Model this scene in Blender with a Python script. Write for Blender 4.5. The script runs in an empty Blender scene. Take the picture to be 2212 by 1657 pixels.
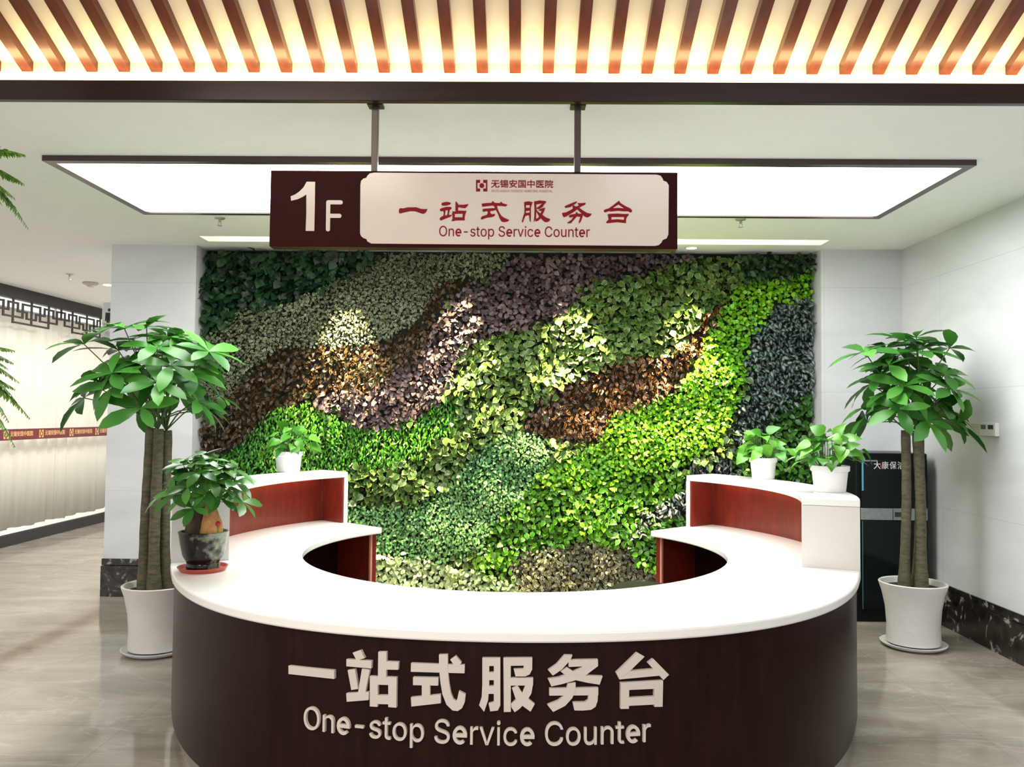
import bpy, bmesh, math, random
import numpy as np
from mathutils import Vector, Matrix
from mathutils.geometry import tessellate_polygon
random.seed(7); rng = np.random.default_rng(11)
S = bpy.context.scene; C = S.collection
R = math.radians

# ------------------------------------------------------------------ camera
W_, H_, F_ = 2212.0, 1657.0, 1780.0
CAMZ = 1.4769
YAW, PIT, ROLL = .0137, .038, .0092
cyaw, syaw = math.cos(YAW), math.sin(YAW)
FW = np.array([-syaw*math.cos(PIT), cyaw*math.cos(PIT), math.sin(PIT)])
RT0 = np.array([cyaw, syaw, 0.0]); UP0 = np.cross(RT0, FW)
RT = RT0*math.cos(ROLL)+UP0*math.sin(ROLL); UP = -RT0*math.sin(ROLL)+UP0*math.cos(ROLL)
cam_d = bpy.data.cameras.new('camera'); cam = bpy.data.objects.new('camera', cam_d); C.objects.link(cam)
cam.matrix_world = Matrix(((RT[0], UP[0], -FW[0], 0), (RT[1], UP[1], -FW[1], 0), (RT[2], UP[2], -FW[2], CAMZ), (0, 0, 0, 1)))
cam_d.sensor_width = 36; cam_d.lens = F_*36/W_; cam_d.clip_start = .05
S.camera = cam

# ------------------------------------------------------------------ world, exposure, large lights
S.view_settings.view_transform = 'Standard'; S.view_settings.look = 'None'
S.view_settings.exposure = 0.15; S.view_settings.gamma = 1.0; S.view_settings.use_curve_mapping = False
wd = bpy.data.worlds.new('world'); S.world = wd; wd.use_nodes = True
bg = wd.node_tree.nodes['Background']; bg.inputs[0].default_value = (1.0, .99, .98, 1); bg.inputs[1].default_value = 1.05
PANEL_EMIT = 11.0
def area(name, loc, size, power, color, rot=(0, 0, 0), spread=None):
    l = bpy.data.lights.new(name, 'AREA'); l.shape = 'RECTANGLE'; l.size, l.size_y = size; l.energy = power; l.color = color
    if spread: l.spread = spread
    o = bpy.data.objects.new(name, l); o.location = loc; o.rotation_euler = rot; C.objects.link(o); return o
def spot(name, loc, aim, power, color, angle, blend=.6, rad=.02):
    l = bpy.data.lights.new(name, 'SPOT'); l.energy = power; l.color = color; l.spot_size = R(angle); l.spot_blend = blend; l.shadow_soft_size = rad
    o = bpy.data.objects.new(name, l); o.location = loc
    o.rotation_euler = (Vector(aim)-Vector(loc)).to_track_quat('-Z', 'Y').to_euler(); C.objects.link(o); return o
# light strip in the cove under the wooden slats
area('cove_light', (0, 3.525, 2.890), (6.6, .04), 25, (1.0, .74, .34), (R(180), 0, 0))
# unseen fill lights added over the lobby; ceiling lamps of the corridor at left
area('lobby_fill', (-2.4, -.6, 3.9), (2.4, 2.4), 185, (1.0, .86, .70))
area('lobby_fill', (2.0, -1.2, 3.9), (2.4, 2.4), 80, (.95, .98, 1.0))
area('corridor_lamp', (-3.95, 9.2, 2.80), (.8, 3.2), 125, (1.0, .95, .90))
area('ward_lamp', (-6.9, 10.0, 2.78), (1.2, 5.0), 175, (1.0, .97, .94))
# recessed spots that graze the living wall
DOWN_X = (-1.46, -.53, .40, 1.337)
for k, x in enumerate(DOWN_X):
    spot('wall_spot', (x, 6.42, 2.80), (x, 6.78, 1.05), 1250, (1.0, .80, .42), 47, 1.0)
area('trough_light', (-.09, 6.34, 3.015), (4.7, .12), 9, (1.0, .88, .66))

# ------------------------------------------------------------------ pixel helpers (points of the photo on real planes)
def ray(px, py):
    d = RT*(px-W_/2)/F_+UP*(H_/2-py)/F_+FW
    return d
def on_y(px, py, y):
    d = ray(px, py); t = y/d[1]; return Vector((d[0]*t, y, CAMZ+d[2]*t))
def on_x(px, py, x):
    d = ray(px, py); t = x/d[0]; return Vector((x, d[1]*t, CAMZ+d[2]*t))
DX, DY = -.038, 4.4804
def on_cyl(px, py, r):
    d = ray(px, py); a = d[0]**2+d[1]**2; b = -2*(d[0]*DX+d[1]*DY); c = DX*DX+DY*DY-r*r
    t = (-b-math.sqrt(b*b-4*a*c))/(2*a); return math.atan2(d[1]*t-DY, d[0]*t-DX), CAMZ+d[2]*t
def project(P):
    d = P-np.array([0, 0, CAMZ]); z = d@FW
    return W_/2+F_*(d@RT)/z, H_/2-F_*(d@UP)/z

# ------------------------------------------------------------------ materials
MATS = {}
def nodes_of(name):
    m = bpy.data.materials.new(name); m.use_nodes = True; nt = m.node_tree
    return m, nt, nt.nodes['Principled BSDF']
def rgba(c): return (c[0], c[1], c[2], 1.0)
def plain(name, col, rough=.5, metal=0.0, var=.08, scale=8.0, bump=0.0, bscale=60, coat=0.0, spec=.5):
    if name in MATS: return MATS[name]
    m, nt, b = nodes_of(name)
    tc = nt.nodes.new('ShaderNodeTexCoord'); n = nt.nodes.new('ShaderNodeTexNoise'); n.inputs['Scale'].default_value = scale; n.inputs['Detail'].default_value = 4
    nt.links.new(tc.outputs['Object'], n.inputs['Vector'])
    r = nt.nodes.new('ShaderNodeValToRGB'); nt.links.new(n.outputs['Fac'], r.inputs['Fac'])
    r.color_ramp.elements[0].position = .3; r.color_ramp.elements[1].position = .7
    r.color_ramp.elements[0].color = rgba([v*(1-var) for v in col]); r.color_ramp.elements[1].color = rgba([min(1, v*(1+var)) for v in col])
    nt.links.new(r.outputs['Color'], b.inputs['Base Color'])
    b.inputs['Roughness'].default_value = rough; b.inputs['Metallic'].default_value = metal
    b.inputs['Coat Weight'].default_value = coat; b.inputs['Coat Roughness'].default_value = .08
    b.inputs['Specular IOR Level'].default_value = spec
    if bump:
        n2 = nt.nodes.new('ShaderNodeTexNoise'); n2.inputs['Scale'].default_value = bscale
        nt.links.new(tc.outputs['Object'], n2.inputs['Vector'])
        bp = nt.nodes.new('ShaderNodeBump'); bp.inputs['Strength'].default_value = bump; bp.inputs['Distance'].default_value = .01
        nt.links.new(n2.outputs['Fac'], bp.inputs['Height']); nt.links.new(bp.outputs['Normal'], b.inputs['Normal'])
    MATS[name] = m; return m
def wood(name, c1, c2, rough, stretch, coat=.3, spec=.4):
    if name in MATS: return MATS[name]
    m, nt, b = nodes_of(name)
    tc = nt.nodes.new('ShaderNodeTexCoord'); mp = nt.nodes.new('ShaderNodeMapping'); mp.inputs['Scale'].default_value = stretch
    n = nt.nodes.new('ShaderNodeTexNoise'); n.inputs['Scale'].default_value = 6; n.inputs['Detail'].default_value = 6; n.inputs['Roughness'].default_value = .65
    nt.links.new(tc.outputs['Object'], mp.inputs['Vector']); nt.links.new(mp.outputs['Vector'], n.inputs['Vector'])
    r = nt.nodes.new('ShaderNodeValToRGB'); r.color_ramp.elements[0].position = .3; r.color_ramp.elements[1].position = .72
    r.color_ramp.elements[0].color = rgba(c1); r.color_ramp.elements[1].color = rgba(c2)
    nt.links.new(n.outputs['Fac'], r.inputs['Fac']); nt.links.new(r.outputs['Color'], b.inputs['Base Color'])
    b.inputs['Roughness'].default_value = rough; b.inputs['Coat Weight'].default_value = coat; b.inputs['Coat Roughness'].default_value = .12; b.inputs['Specular IOR Level'].default_value = spec
    MATS[name] = m; return m
def emis(name, col, strength):
    if name in MATS: return MATS[name]
    m, nt, b = nodes_of(name)
    b.inputs['Base Color'].default_value = rgba(col); b.inputs['Emission Color'].default_value = rgba(col); b.inputs['Emission Strength'].default_value = strength
    MATS[name] = m; return m
def glass_mat():
    m, nt, b = nodes_of('clear_glass'); out = nt.nodes['Material Output']; nt.nodes.remove(b)
    t = nt.nodes.new('ShaderNodeBsdfTransparent'); t.inputs[0].default_value = (.96, .98, .97, 1)
    g = nt.nodes.new('ShaderNodeBsdfGlossy'); g.inputs['Roughness'].default_value = .02
    f = nt.nodes.new('ShaderNodeFresnel'); f.inputs[0].default_value = 1.35
    mx = nt.nodes.new('ShaderNodeMixShader'); geo = nt.nodes.new('ShaderNodeNewGeometry'); inv = nt.nodes.new('ShaderNodeMath'); inv.operation = 'SUBTRACT'; inv.inputs[0].default_value = 1.0; nt.links.new(geo.outputs['Backfacing'], inv.inputs[1])
    mf = nt.nodes.new('ShaderNodeMath'); mf.operation = 'MULTIPLY'; nt.links.new(f.outputs[0], mf.inputs[0]); nt.links.new(inv.outputs[0], mf.inputs[1]); nt.links.new(mf.outputs[0], mx.inputs[0]); nt.links.new(t.outputs[0], mx.inputs[1]); nt.links.new(g.outputs[0], mx.inputs[2])
    nt.links.new(mx.outputs[0], out.inputs[0]); return m
def floor_mat():
    m, nt, b = nodes_of('marble_floor'); L = nt.links.new
    tc = nt.nodes.new('ShaderNodeTexCoord')
    mp = nt.nodes.new('ShaderNodeMapping'); mp.inputs['Scale'].default_value = (.55, 1.5, 1); mp.inputs['Rotation'].default_value = (0, 0, R(24))
    n = nt.nodes.new('ShaderNodeTexNoise'); n.inputs['Scale'].default_value = 2.2; n.inputs['Detail'].default_value = 9; n.inputs['Roughness'].default_value = .62; n.inputs['Distortion'].default_value = .6
    L(tc.outputs['Object'], mp.inputs['Vector']); L(mp.outputs['Vector'], n.inputs['Vector'])
    r = nt.nodes.new('ShaderNodeValToRGB'); e = r.color_ramp.elements
    e[0].position = .28; e[0].color = (.22, .195, .165, 1); e[1].position = .74; e[1].color = (.50, .455, .39, 1)
    k = e.new(.5); k.color = (.35, .315, .265, 1)
    L(n.outputs['Fac'], r.inputs['Fac'])
    n2 = nt.nodes.new('ShaderNodeTexNoise'); n2.inputs['Scale'].default_value = 1.6; n2.inputs['Detail'].default_value = 5; n2.inputs['Distortion'].default_value = 1.5
    L(mp.outputs['Vector'], n2.inputs['Vector'])
    r2 = nt.nodes.new('ShaderNodeValToRGB'); e = r2.color_ramp.elements
    e[0].position = .485; e[0].color = (0, 0, 0, 1); e[1].position = .515; e[1].color = (0, 0, 0, 1); k = e.new(.5); k.color = (.25, .25, .25, 1)
    L(n2.outputs['Fac'], r2.inputs['Fac'])
    mx = nt.nodes.new('ShaderNodeMixRGB'); mx.inputs[2].default_value = (.62, .60, .54, 1)
    L(r2.outputs['Color'], mx.inputs[0]); L(r.outputs['Color'], mx.inputs[1])
    br = nt.nodes.new('ShaderNodeTexBrick'); br.offset = 0; br.inputs['Scale'].default_value = 1.0; br.inputs['Brick Width'].default_value = .8; br.inputs['Row Height'].default_value = .8
    br.inputs['Mortar Size'].default_value = .0025; br.inputs['Color1'].default_value = (1, 1, 1, 1); br.inputs['Color2'].default_value = (.93, .93, .93, 1); br.inputs['Mortar'].default_value = (.74, .72, .69, 1)
    mp2 = nt.nodes.new('ShaderNodeMapping'); mp2.inputs['Rotation'].default_value = (0, 0, R(0)); mp2.inputs['Location'].default_value = (.25, .1, 0)
    L(tc.outputs['Object'], mp2.inputs['Vector']); L(mp2.outputs['Vector'], br.inputs['Vector'])
    mul = nt.nodes.new('ShaderNodeMixRGB'); mul.blend_type = 'MULTIPLY'; mul.inputs[0].default_value = 1
    L(mx.outputs[0], mul.inputs[1]); L(br.outputs['Color'], mul.inputs[2]); L(mul.outputs[0], b.inputs['Base Color'])
    b.inputs['Roughness'].default_value = .07; b.inputs['Specular IOR Level'].default_value = .7; return m
def stone_mat(name, axis):
    m, nt, b = nodes_of(name); L = nt.links.new
    tc = nt.nodes.new('ShaderNodeTexCoord')
    mp = nt.nodes.new('ShaderNodeMapping'); mp.inputs['Scale'].default_value = (.6, .6, 1.6); mp.inputs['Rotation'].default_value = (R(12), R(12), 0)
    n = nt.nodes.new('ShaderNodeTexNoise'); n.inputs['Scale'].default_value = 1.3; n.inputs['Detail'].default_value = 8; n.inputs['Distortion'].default_value = .8
    L(tc.outputs['Object'], mp.inputs['Vector']); L(mp.outputs['Vector'], n.inputs['Vector'])
    r = nt.nodes.new('ShaderNodeValToRGB'); e = r.color_ramp.elements
    e[0].position = .3; e[0].color = (.57, .59, .61, 1); e[1].position = .7; e[1].color = (.71, .73, .755, 1)
    L(n.outputs['Fac'], r.inputs['Fac'])
    sp = nt.nodes.new('ShaderNodeSeparateXYZ'); cb = nt.nodes.new('ShaderNodeCombineXYZ'); L(tc.outputs['Object'], sp.inputs[0])
    L(sp.outputs[axis], cb.inputs[0]); L(sp.outputs[2], cb.inputs[1])
    br = nt.nodes.new('ShaderNodeTexBrick'); br.offset = 0; br.inputs['Scale'].default_value = 1; br.inputs['Brick Width'].default_value = 1.2; br.inputs['Row Height'].default_value = .84
    br.inputs['Mortar Size'].default_value = .002; br.inputs['Color1'].default_value = (1, 1, 1, 1); br.inputs['Color2'].default_value = (.95, .95, .96, 1); br.inputs['Mortar'].default_value = (.80, .80, .81, 1)
    L(cb.outputs[0], br.inputs['Vector'])
    mul = nt.nodes.new('ShaderNodeMixRGB'); mul.blend_type = 'MULTIPLY'; mul.inputs[0].default_value = 1
    L(r.outputs['Color'], mul.inputs[1]); L(br.outputs['Color'], mul.inputs[2]); L(mul.outputs[0], b.inputs['Base Color'])
    b.inputs['Roughness'].default_value = .22; return m
def veined_dark():
    m, nt, b = nodes_of('dark_veined_marble'); L = nt.links.new
    tc = nt.nodes.new('ShaderNodeTexCoord'); n = nt.nodes.new('ShaderNodeTexNoise'); n.inputs['Scale'].default_value = 7; n.inputs['Detail'].default_value = 8; n.inputs['Distortion'].default_value = 2.0
    L(tc.outputs['Object'], n.inputs['Vector']); r = nt.nodes.new('ShaderNodeValToRGB'); e = r.color_ramp.elements
    e[0].position = .35; e[0].color = (.008, .007, .006, 1); e[1].position = .58; e[1].color = (.035, .028, .024, 1)
    k = e.new(.66); k.color = (.30, .27, .25, 1); L(n.outputs['Fac'], r.inputs['Fac']); L(r.outputs['Color'], b.inputs['Base Color'])
    b.inputs['Roughness'].default_value = .18; return m
def leaf_mat(name, c1, c2, edge=None, e0=.45, e1=.8, rough=.42, trans=0.0, spec=.4, mid=False):
    if name in MATS: return MATS[name]
    m, nt, b = nodes_of(name); L = nt.links.new
    a = nt.nodes.new('ShaderNodeAttribute'); a.attribute_name = 'tint'
    r = nt.nodes.new('ShaderNodeValToRGB'); r.color_ramp.elements[0].color = rgba(c1); r.color_ramp.elements[1].color = rgba(c2)
    L(a.outputs['Fac'], r.inputs['Fac']); col = r.outputs['Color']
    if edge:
        a2 = nt.nodes.new('ShaderNodeAttribute'); a2.attribute_name = 'rim'
        r2 = nt.nodes.new('ShaderNodeValToRGB'); r2.color_ramp.elements[0].position = e0; r2.color_ramp.elements[1].position = e1
        if mid: r2.color_ramp.elements[0].color = (1, 1, 1, 1); r2.color_ramp.elements[1].color = (0, 0, 0, 1)
        L(a2.outputs['Fac'], r2.inputs['Fac'])
        mx = nt.nodes.new('ShaderNodeMixRGB'); mx.inputs[2].default_value = rgba(edge); L(r2.outputs['Color'], mx.inputs[0]); L(col, mx.inputs[1]); col = mx.outputs[0]
    L(col, b.inputs['Base Color']); b.inputs['Roughness'].default_value = rough; b.inputs['Specular IOR Level'].default_value = spec
    if trans:
        out = nt.nodes['Material Output']; t = nt.nodes.new('ShaderNodeBsdfTranslucent'); L(col, t.inputs[0])
        ms = nt.nodes.new('ShaderNodeMixShader'); ms.inputs[0].default_value = trans; L(b.outputs[0], ms.inputs[1]); L(t.outputs[0], ms.inputs[2]); L(ms.outputs[0], out.inputs[0])
    MATS[name] = m; return m

M_white_wall = plain('white_ceiling_paint', (.865, .885, .895), .8, var=.01)
M_floor = floor_mat(); M_stone_x = stone_mat('grey_wall_stone_front', 0); M_stone_y = stone_mat('grey_wall_stone_side', 1); M_dark_marble = veined_dark()
M_cream = plain('cream_ceiling_paint', (.86, .81, .69), .7, var=.02)
M_slat = wood('red_brown_slat_wood', (.055, .0075, .003), (.12, .017, .005), .33, (6, .5, 6), .18, .30)
M_beam = wood('dark_brown_beam_wood', (.012, .0045, .0035), (.026, .009, .0065), .34, (.5, 6, 6), .1, .25)
M_skirt = wood('dark_mahogany_veneer', (.010, .0036, .0026), (.022, .0068, .0046), .34, (5, 5, .6), .02, .10)
M_red = wood('red_mahogany_veneer', (.12, .011, .005), (.21, .020, .009), .38, (4, 4, .8), .25)
M_top = plain('white_solid_surface', (.86, .86, .85), .22, var=.01, coat=.2)
M_cap = plain('white_counter_panel', (.70, .685, .665), .35, var=.01)
M_steel = plain('brushed_kick_steel', (.42, .40, .37), .32, metal=.8, var=.1)
M_letter = plain('pale_acrylic_letter', (.60, .54, .50), .45, var=.02)
M_signboard = plain('dark_maroon_sign_face', (.030, .0045, .0045), .35, var=.05, spec=.04)
M_signpanel = plain('cream_sign_panel', (.68, .60, .54), .16, var=.01)
M_signred = plain('red_sign_print', (.22, .004, .008), .5, var=.05, spec=.15)
M_pinkprint = plain('pale_red_sign_print', (.58, .28, .26), .3, var=.05)
M_post = plain('brown_metal_post', (.060, .042, .040), .30, metal=.3, var=.05)
M_black = plain('matte_black_metal', (.012, .011, .010), .45, var=.1)
M_lattice = plain('dark_lattice_wood', (.022, .016, .011), .5, var=.1)
M_pot = plain('white_glazed_ceramic', (.74, .73, .71), .35, var=.03, bump=.25, bscale=26)
M_plasticpot = plain('white_plastic', (.84, .84, .84), .4, var=.01)
M_soil = plain('dark_soil', (.035, .022, .014), .95, var=.4, scale=60, bump=.6, bscale=90)
M_terracotta = plain('red_plastic_saucer', (.42, .06, .035), .4, var=.05)
M_bark = wood('grey_green_bark', (.045, .048, .028), (.16, .14, .085), .75, (3, 3, 9), 0)
M_bark_dark = wood('dark_brown_bark', (.035, .022, .014), (.10, .065, .04), .8, (6, 6, 3), 0)
M_bark_tan = wood('tan_orange_bark', (.42, .17, .05), (.66, .36, .14), .75, (8, 8, 5), 0)
M_metal = plain('pale_sprinkler_metal', (.48, .48, .46), .35, metal=.6)
M_greyplastic = plain('grey_plastic', (.50, .47, .43), .5)
M_glass = glass_mat()
M_gold = plain('gold_print', (.68, .40, .16), .4, var=.08)
M_bandred = plain('red_sticker_band', (.13, .008, .010), .4, var=.05)
M_curtain = leaf_mat('cream_curtain_cloth', (.84, .80, .74), (.84, .80, .74), None, rough=.9, trans=.45, spec=.05)
M_fridge = plain('black_cabinet_lacquer', (.005, .006, .007), .3, var=.05, spec=.15)
M_fridge_glass = plain('black_door_glass', (.006, .009, .010), .05, var=.05, spec=.15)
M_panel_grey = plain('grey_green_control_strip', (.24, .28, .28), .35, var=.12, scale=40)
M_dark_display = plain('dark_display', (.02, .03, .025), .2)
M_sign_white = plain('white_sign_plastic', (.70, .70, .71), .35)

# ------------------------------------------------------------------ mesh helpers
def obj(name, bm, mat, parent=None, smooth=False):
    me = bpy.data.meshes.new(name)
    if isinstance(bm, tuple): me.from_pydata(*[list(map(tuple, v)) if i == 0 else v for i, v in enumerate((bm[0], [], bm[1]))])
    else:
        bmesh.ops.recalc_face_normals(bm, faces=bm.faces); bm.to_mesh(me); bm.free()
    if smooth:
        for p in me.polygons: p.use_smooth = True
        if smooth != 'all': me.set_sharp_from_angle(angle=R(38))
    me.materials.append(mat)
    o = bpy.data.objects.new(name, me); C.objects.link(o)
    if parent: o.parent = parent
    return o
def thing(name, label, cat, loc=(0, 0, 0), group=None, rotz=0):
    o = bpy.data.objects.new(name, None); C.objects.link(o); o.location = loc; o.rotation_euler = (0, 0, rotz); o.empty_display_size = .1
    o['label'] = label; o['category'] = cat
    if group: o['group'] = group
    return o
def tag(o, label, cat, group=None):
    o['label'] = label; o['category'] = cat
    if group: o['group'] = group
    return o
def struct(name, bm, mat, parent=None):
    o = obj(name, bm, mat, parent); o['kind'] = 'structure'; return o
def world_parent(o, p):
    """parent with the child's mesh kept where it was built in world space"""
    o.parent = p; o.matrix_parent_inverse = Matrix.Translation(p.location).inverted() if p.type == 'EMPTY' and p.rotation_euler.z == 0 else p.matrix_world.inverted(); return o
def box(bm, x0, x1, y0, y1, z0, z1):
    v = [bm.verts.new(c) for c in ((x0, y0, z0), (x1, y0, z0), (x1, y1, z0), (x0, y1, z0), (x0, y0, z1), (x1, y0, z1), (x1, y1, z1), (x0, y1, z1))]
    for f in ((0, 1, 2, 3), (4, 5, 6, 7), (0, 1, 5, 4), (1, 2, 6, 5), (2, 3, 7, 6), (3, 0, 4, 7)): bm.faces.new([v[i] for i in f])
    return v
def bbox(*a):
    bm = bmesh.new(); box(bm, *a); return bm
def bevbox(x0, x1, y0, y1, z0, z1, b=.005, seg=2):
    bm = bmesh.new(); box(bm, x0, x1, y0, y1, z0, z1)
    bmesh.ops.bevel(bm, geom=list(bm.edges), offset=b, segments=seg, affect='EDGES', profile=.5); return bm
def lathe(bm, prof, n=40, c=(0, 0, 0), wob=None):
    rings = []
    for r, z in prof:
        if r < 1e-5: rings.append([bm.verts.new((c[0], c[1], c[2]+z))])
        else: rings.append([bm.verts.new((c[0]+r*math.cos(2*math.pi*k/n)*(wob(k/n, z) if wob else 1), c[1]+r*math.sin(2*math.pi*k/n)*(wob(k/n, z) if wob else 1), c[2]+z)) for k in range(n)])
    for a, b in zip(rings, rings[1:]):
        if len(a) == 1 and len(b) == 1: continue
        for k in range(n):
            j = (k+1) % n
            if len(a) == 1: bm.faces.new((a[0], b[k], b[j]))
            elif len(b) == 1: bm.faces.new((a[k], a[j], b[0]))
            else: bm.faces.new((a[k], a[j], b[j], b[k]))
    return bm
def tube(bm, pts, rad, n=8, cap=True):
    pts = [Vector(p) for p in pts]; rad = rad if isinstance(rad, (list, tuple)) else [rad]*len(pts)
    rings = []; ref = Vector((.31, .95, .05)).normalized()
    for i, p in enumerate(pts):
        d = (pts[min(i+1, len(pts)-1)]-pts[max(i-1, 0)]).normalized()
        u = d.cross(ref)
        if u.length < .1: u = d.cross(Vector((1, 0, 0)))
        u.normalize(); v = d.cross(u)
        rings.append([bm.verts.new(p+(u*math.cos(2*math.pi*k/n)+v*math.sin(2*math.pi*k/n))*rad[i]) for k in range(n)])
    for a, b in zip(rings, rings[1:]):
        for k in range(n): bm.faces.new((a[k], a[(k+1) % n], b[(k+1) % n], b[k]))
    if cap: bm.faces.new(rings[0]); bm.faces.new(rings[-1][::-1])
    return bm
def prism(bm, front, back):
    """closed slab between two matching outlines of 3D points"""
    a = [bm.verts.new(p) for p in front]; b = [bm.verts.new(p) for p in back]; n = len(a)
    for t in tessellate_polygon([[Vector(p) for p in front]]):
        try: bm.faces.new([a[i] for i in t]); bm.faces.new([b[i] for i in reversed(t)])
        except ValueError: pass
    for i in range(n): bm.faces.new((a[i], a[(i+1) % n], b[(i+1) % n], b[i]))
def sector(bm, rin, rout, z0, z1, a0, a1, n=96, c=(DX, DY)):
    """ring sector; rin / rout may be functions of the angle in degrees"""
    fi = rin if callable(rin) else (lambda a: rin); fo = rout if callable(rout) else (lambda a: rout)
    rows = []
    for k in range(n+1):
        a = a0+(a1-a0)*k/n; ca, sa = math.cos(R(a)), math.sin(R(a)); i, o = fi(a), fo(a)
        rows.append([bm.verts.new((c[0]+r*ca, c[1]+r*sa, z)) for r, z in ((i, z0), (o, z0), (o, z1), (i, z1))])
    for p, q in zip(rows, rows[1:]):
        for k in range(4): bm.faces.new((p[k], p[(k+1) % 4], q[(k+1) % 4], q[k]))
    bm.faces.new(rows[0]); bm.faces.new(rows[-1][::-1]); return bm
def bevel_mod(o, w, seg=2):
    m = o.modifiers.new('bevel', 'BEVEL'); m.width = w; m.segments = seg; m.limit_method = 'ANGLE'; m.angle_limit = R(40); return o
import os
try: SANS = bpy.data.fonts.load(os.path.join(bpy.utils.system_resource('DATAFILES'), 'fonts', 'Inter.woff2'))
except Exception: SANS = None
_txt = {}
def text_mesh(body, offset=0.0, extrude=.05, spacing=1.0):
    """flat glyph geometry of a line of writing: (verts Nx3, faces) in its own bounding box"""
    key = (body, offset, extrude, spacing)
    if key in _txt: return _txt[key]
    cu = bpy.data.curves.new('text_tmp', 'FONT'); cu.body = body; cu.size = 1
    if SANS and body.isascii(): cu.font = SANS
    cu.offset = offset; cu.extrude = extrude; cu.space_character = spacing; cu.resolution_u = 5
    o = bpy.data.objects.new('text_tmp', cu); C.objects.link(o); dg = bpy.context.evaluated_depsgraph_get(); dg.update()
    me = o.evaluated_get(dg).to_mesh()
    v = np.array([tuple(q.co) for q in me.vertices]); f = [tuple(p.vertices) for p in me.polygons]
    o.evaluated_get(dg).to_mesh_clear(); bpy.data.objects.remove(o); bpy.data.curves.remove(cu)
    _txt[key] = (v, f); return v, f
def e_mesh():
    """the letter e drawn as a ring with a bar and an open lower right, in the box of the type's own e"""
    b, _ = text_mesh('o', 0.0, .05); x0, y0, z0 = b.min(0); x1, y1, z1 = b.max(0); cx, cy, rx, ry = (x0+x1)/2, (y0+y1)/2, (x1-x0)/2, (y1-y0)/2; t = .080
    n = 40; out = []; inn = []
    for k in range(n+1):
        a = R(312)*k/n; out.append((cx+rx*math.cos(a), cy+ry*math.sin(a))); inn.append((cx+(rx-t)*math.cos(a), cy+(ry-t*.86)*math.sin(a)))
    V = []; F = []
    for z in (z0, z1): V += [(x, y, z) for x, y in out]+[(x, y, z) for x, y in inn]
    m = n+1
    for k in range(n):
        F += [(k, k+1, m+k+1, m+k), (2*m+k, 3*m+k, 3*m+k+1, 2*m+k+1), (k, 2*m+k, 2*m+k+1, k+1), (m+k, m+k+1, 3*m+k+1, 3*m+k)]
    F += [(0, m, 3*m, 2*m), (n, 2*m+n, 3*m+n, m+n)]
    s = len(V); h = .040; e = .001
    for z in (z0, z1+e): V += [(x0+t*.5, cy-h, z), (x1-.002, cy-h, z), (x1-.002, cy+h, z), (x0+t*.5, cy+h, z)]
    F += [tuple(s+i for i in q) for q in ((3, 2, 1, 0), (4, 5, 6, 7), (0, 1, 5, 4), (1, 2, 6, 5), (2, 3, 7, 6), (3, 0, 4, 7))]
    return np.array(V), F
def letters_of(line):
    """(letter, verts, faces) for each letter of a line, each standing where it belongs in the line"""
    pre = ''; res = []
    for ch in line:
        if ch != ' ':
            v, f = text_mesh(ch, .0, .05); full, _ = text_mesh(pre+ch, .0, .05); dx = full[:, 0].max()-v[:, 0].max()
            if ch == 'e':
                ve, fe = e_mesh(); ve = ve.copy(); ve[:, 0] += v[:, 0].min()-ve[:, 0].min(); v, f = ve, fe
            v = v.copy(); v[:, 0] += dx; res.append((ch, v, f))
        pre += ch
    return res
def line_mesh(line):
    V = []; F = []; n = 0
    for _, v, f in letters_of(line): V.append(v); F += [tuple(i+n for i in q) for q in f]; n += len(v)
    return np.concatenate(V), F
def fit_text(v, w, h):
    """scale to the box w x h with its lower left corner at 0; depth to 0..1"""
    lo, hi = v.min(0), v.max(0); q = (v-lo)/np.maximum(hi-lo, 1e-9); return q*np.array([w, h, 1.0])

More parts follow.
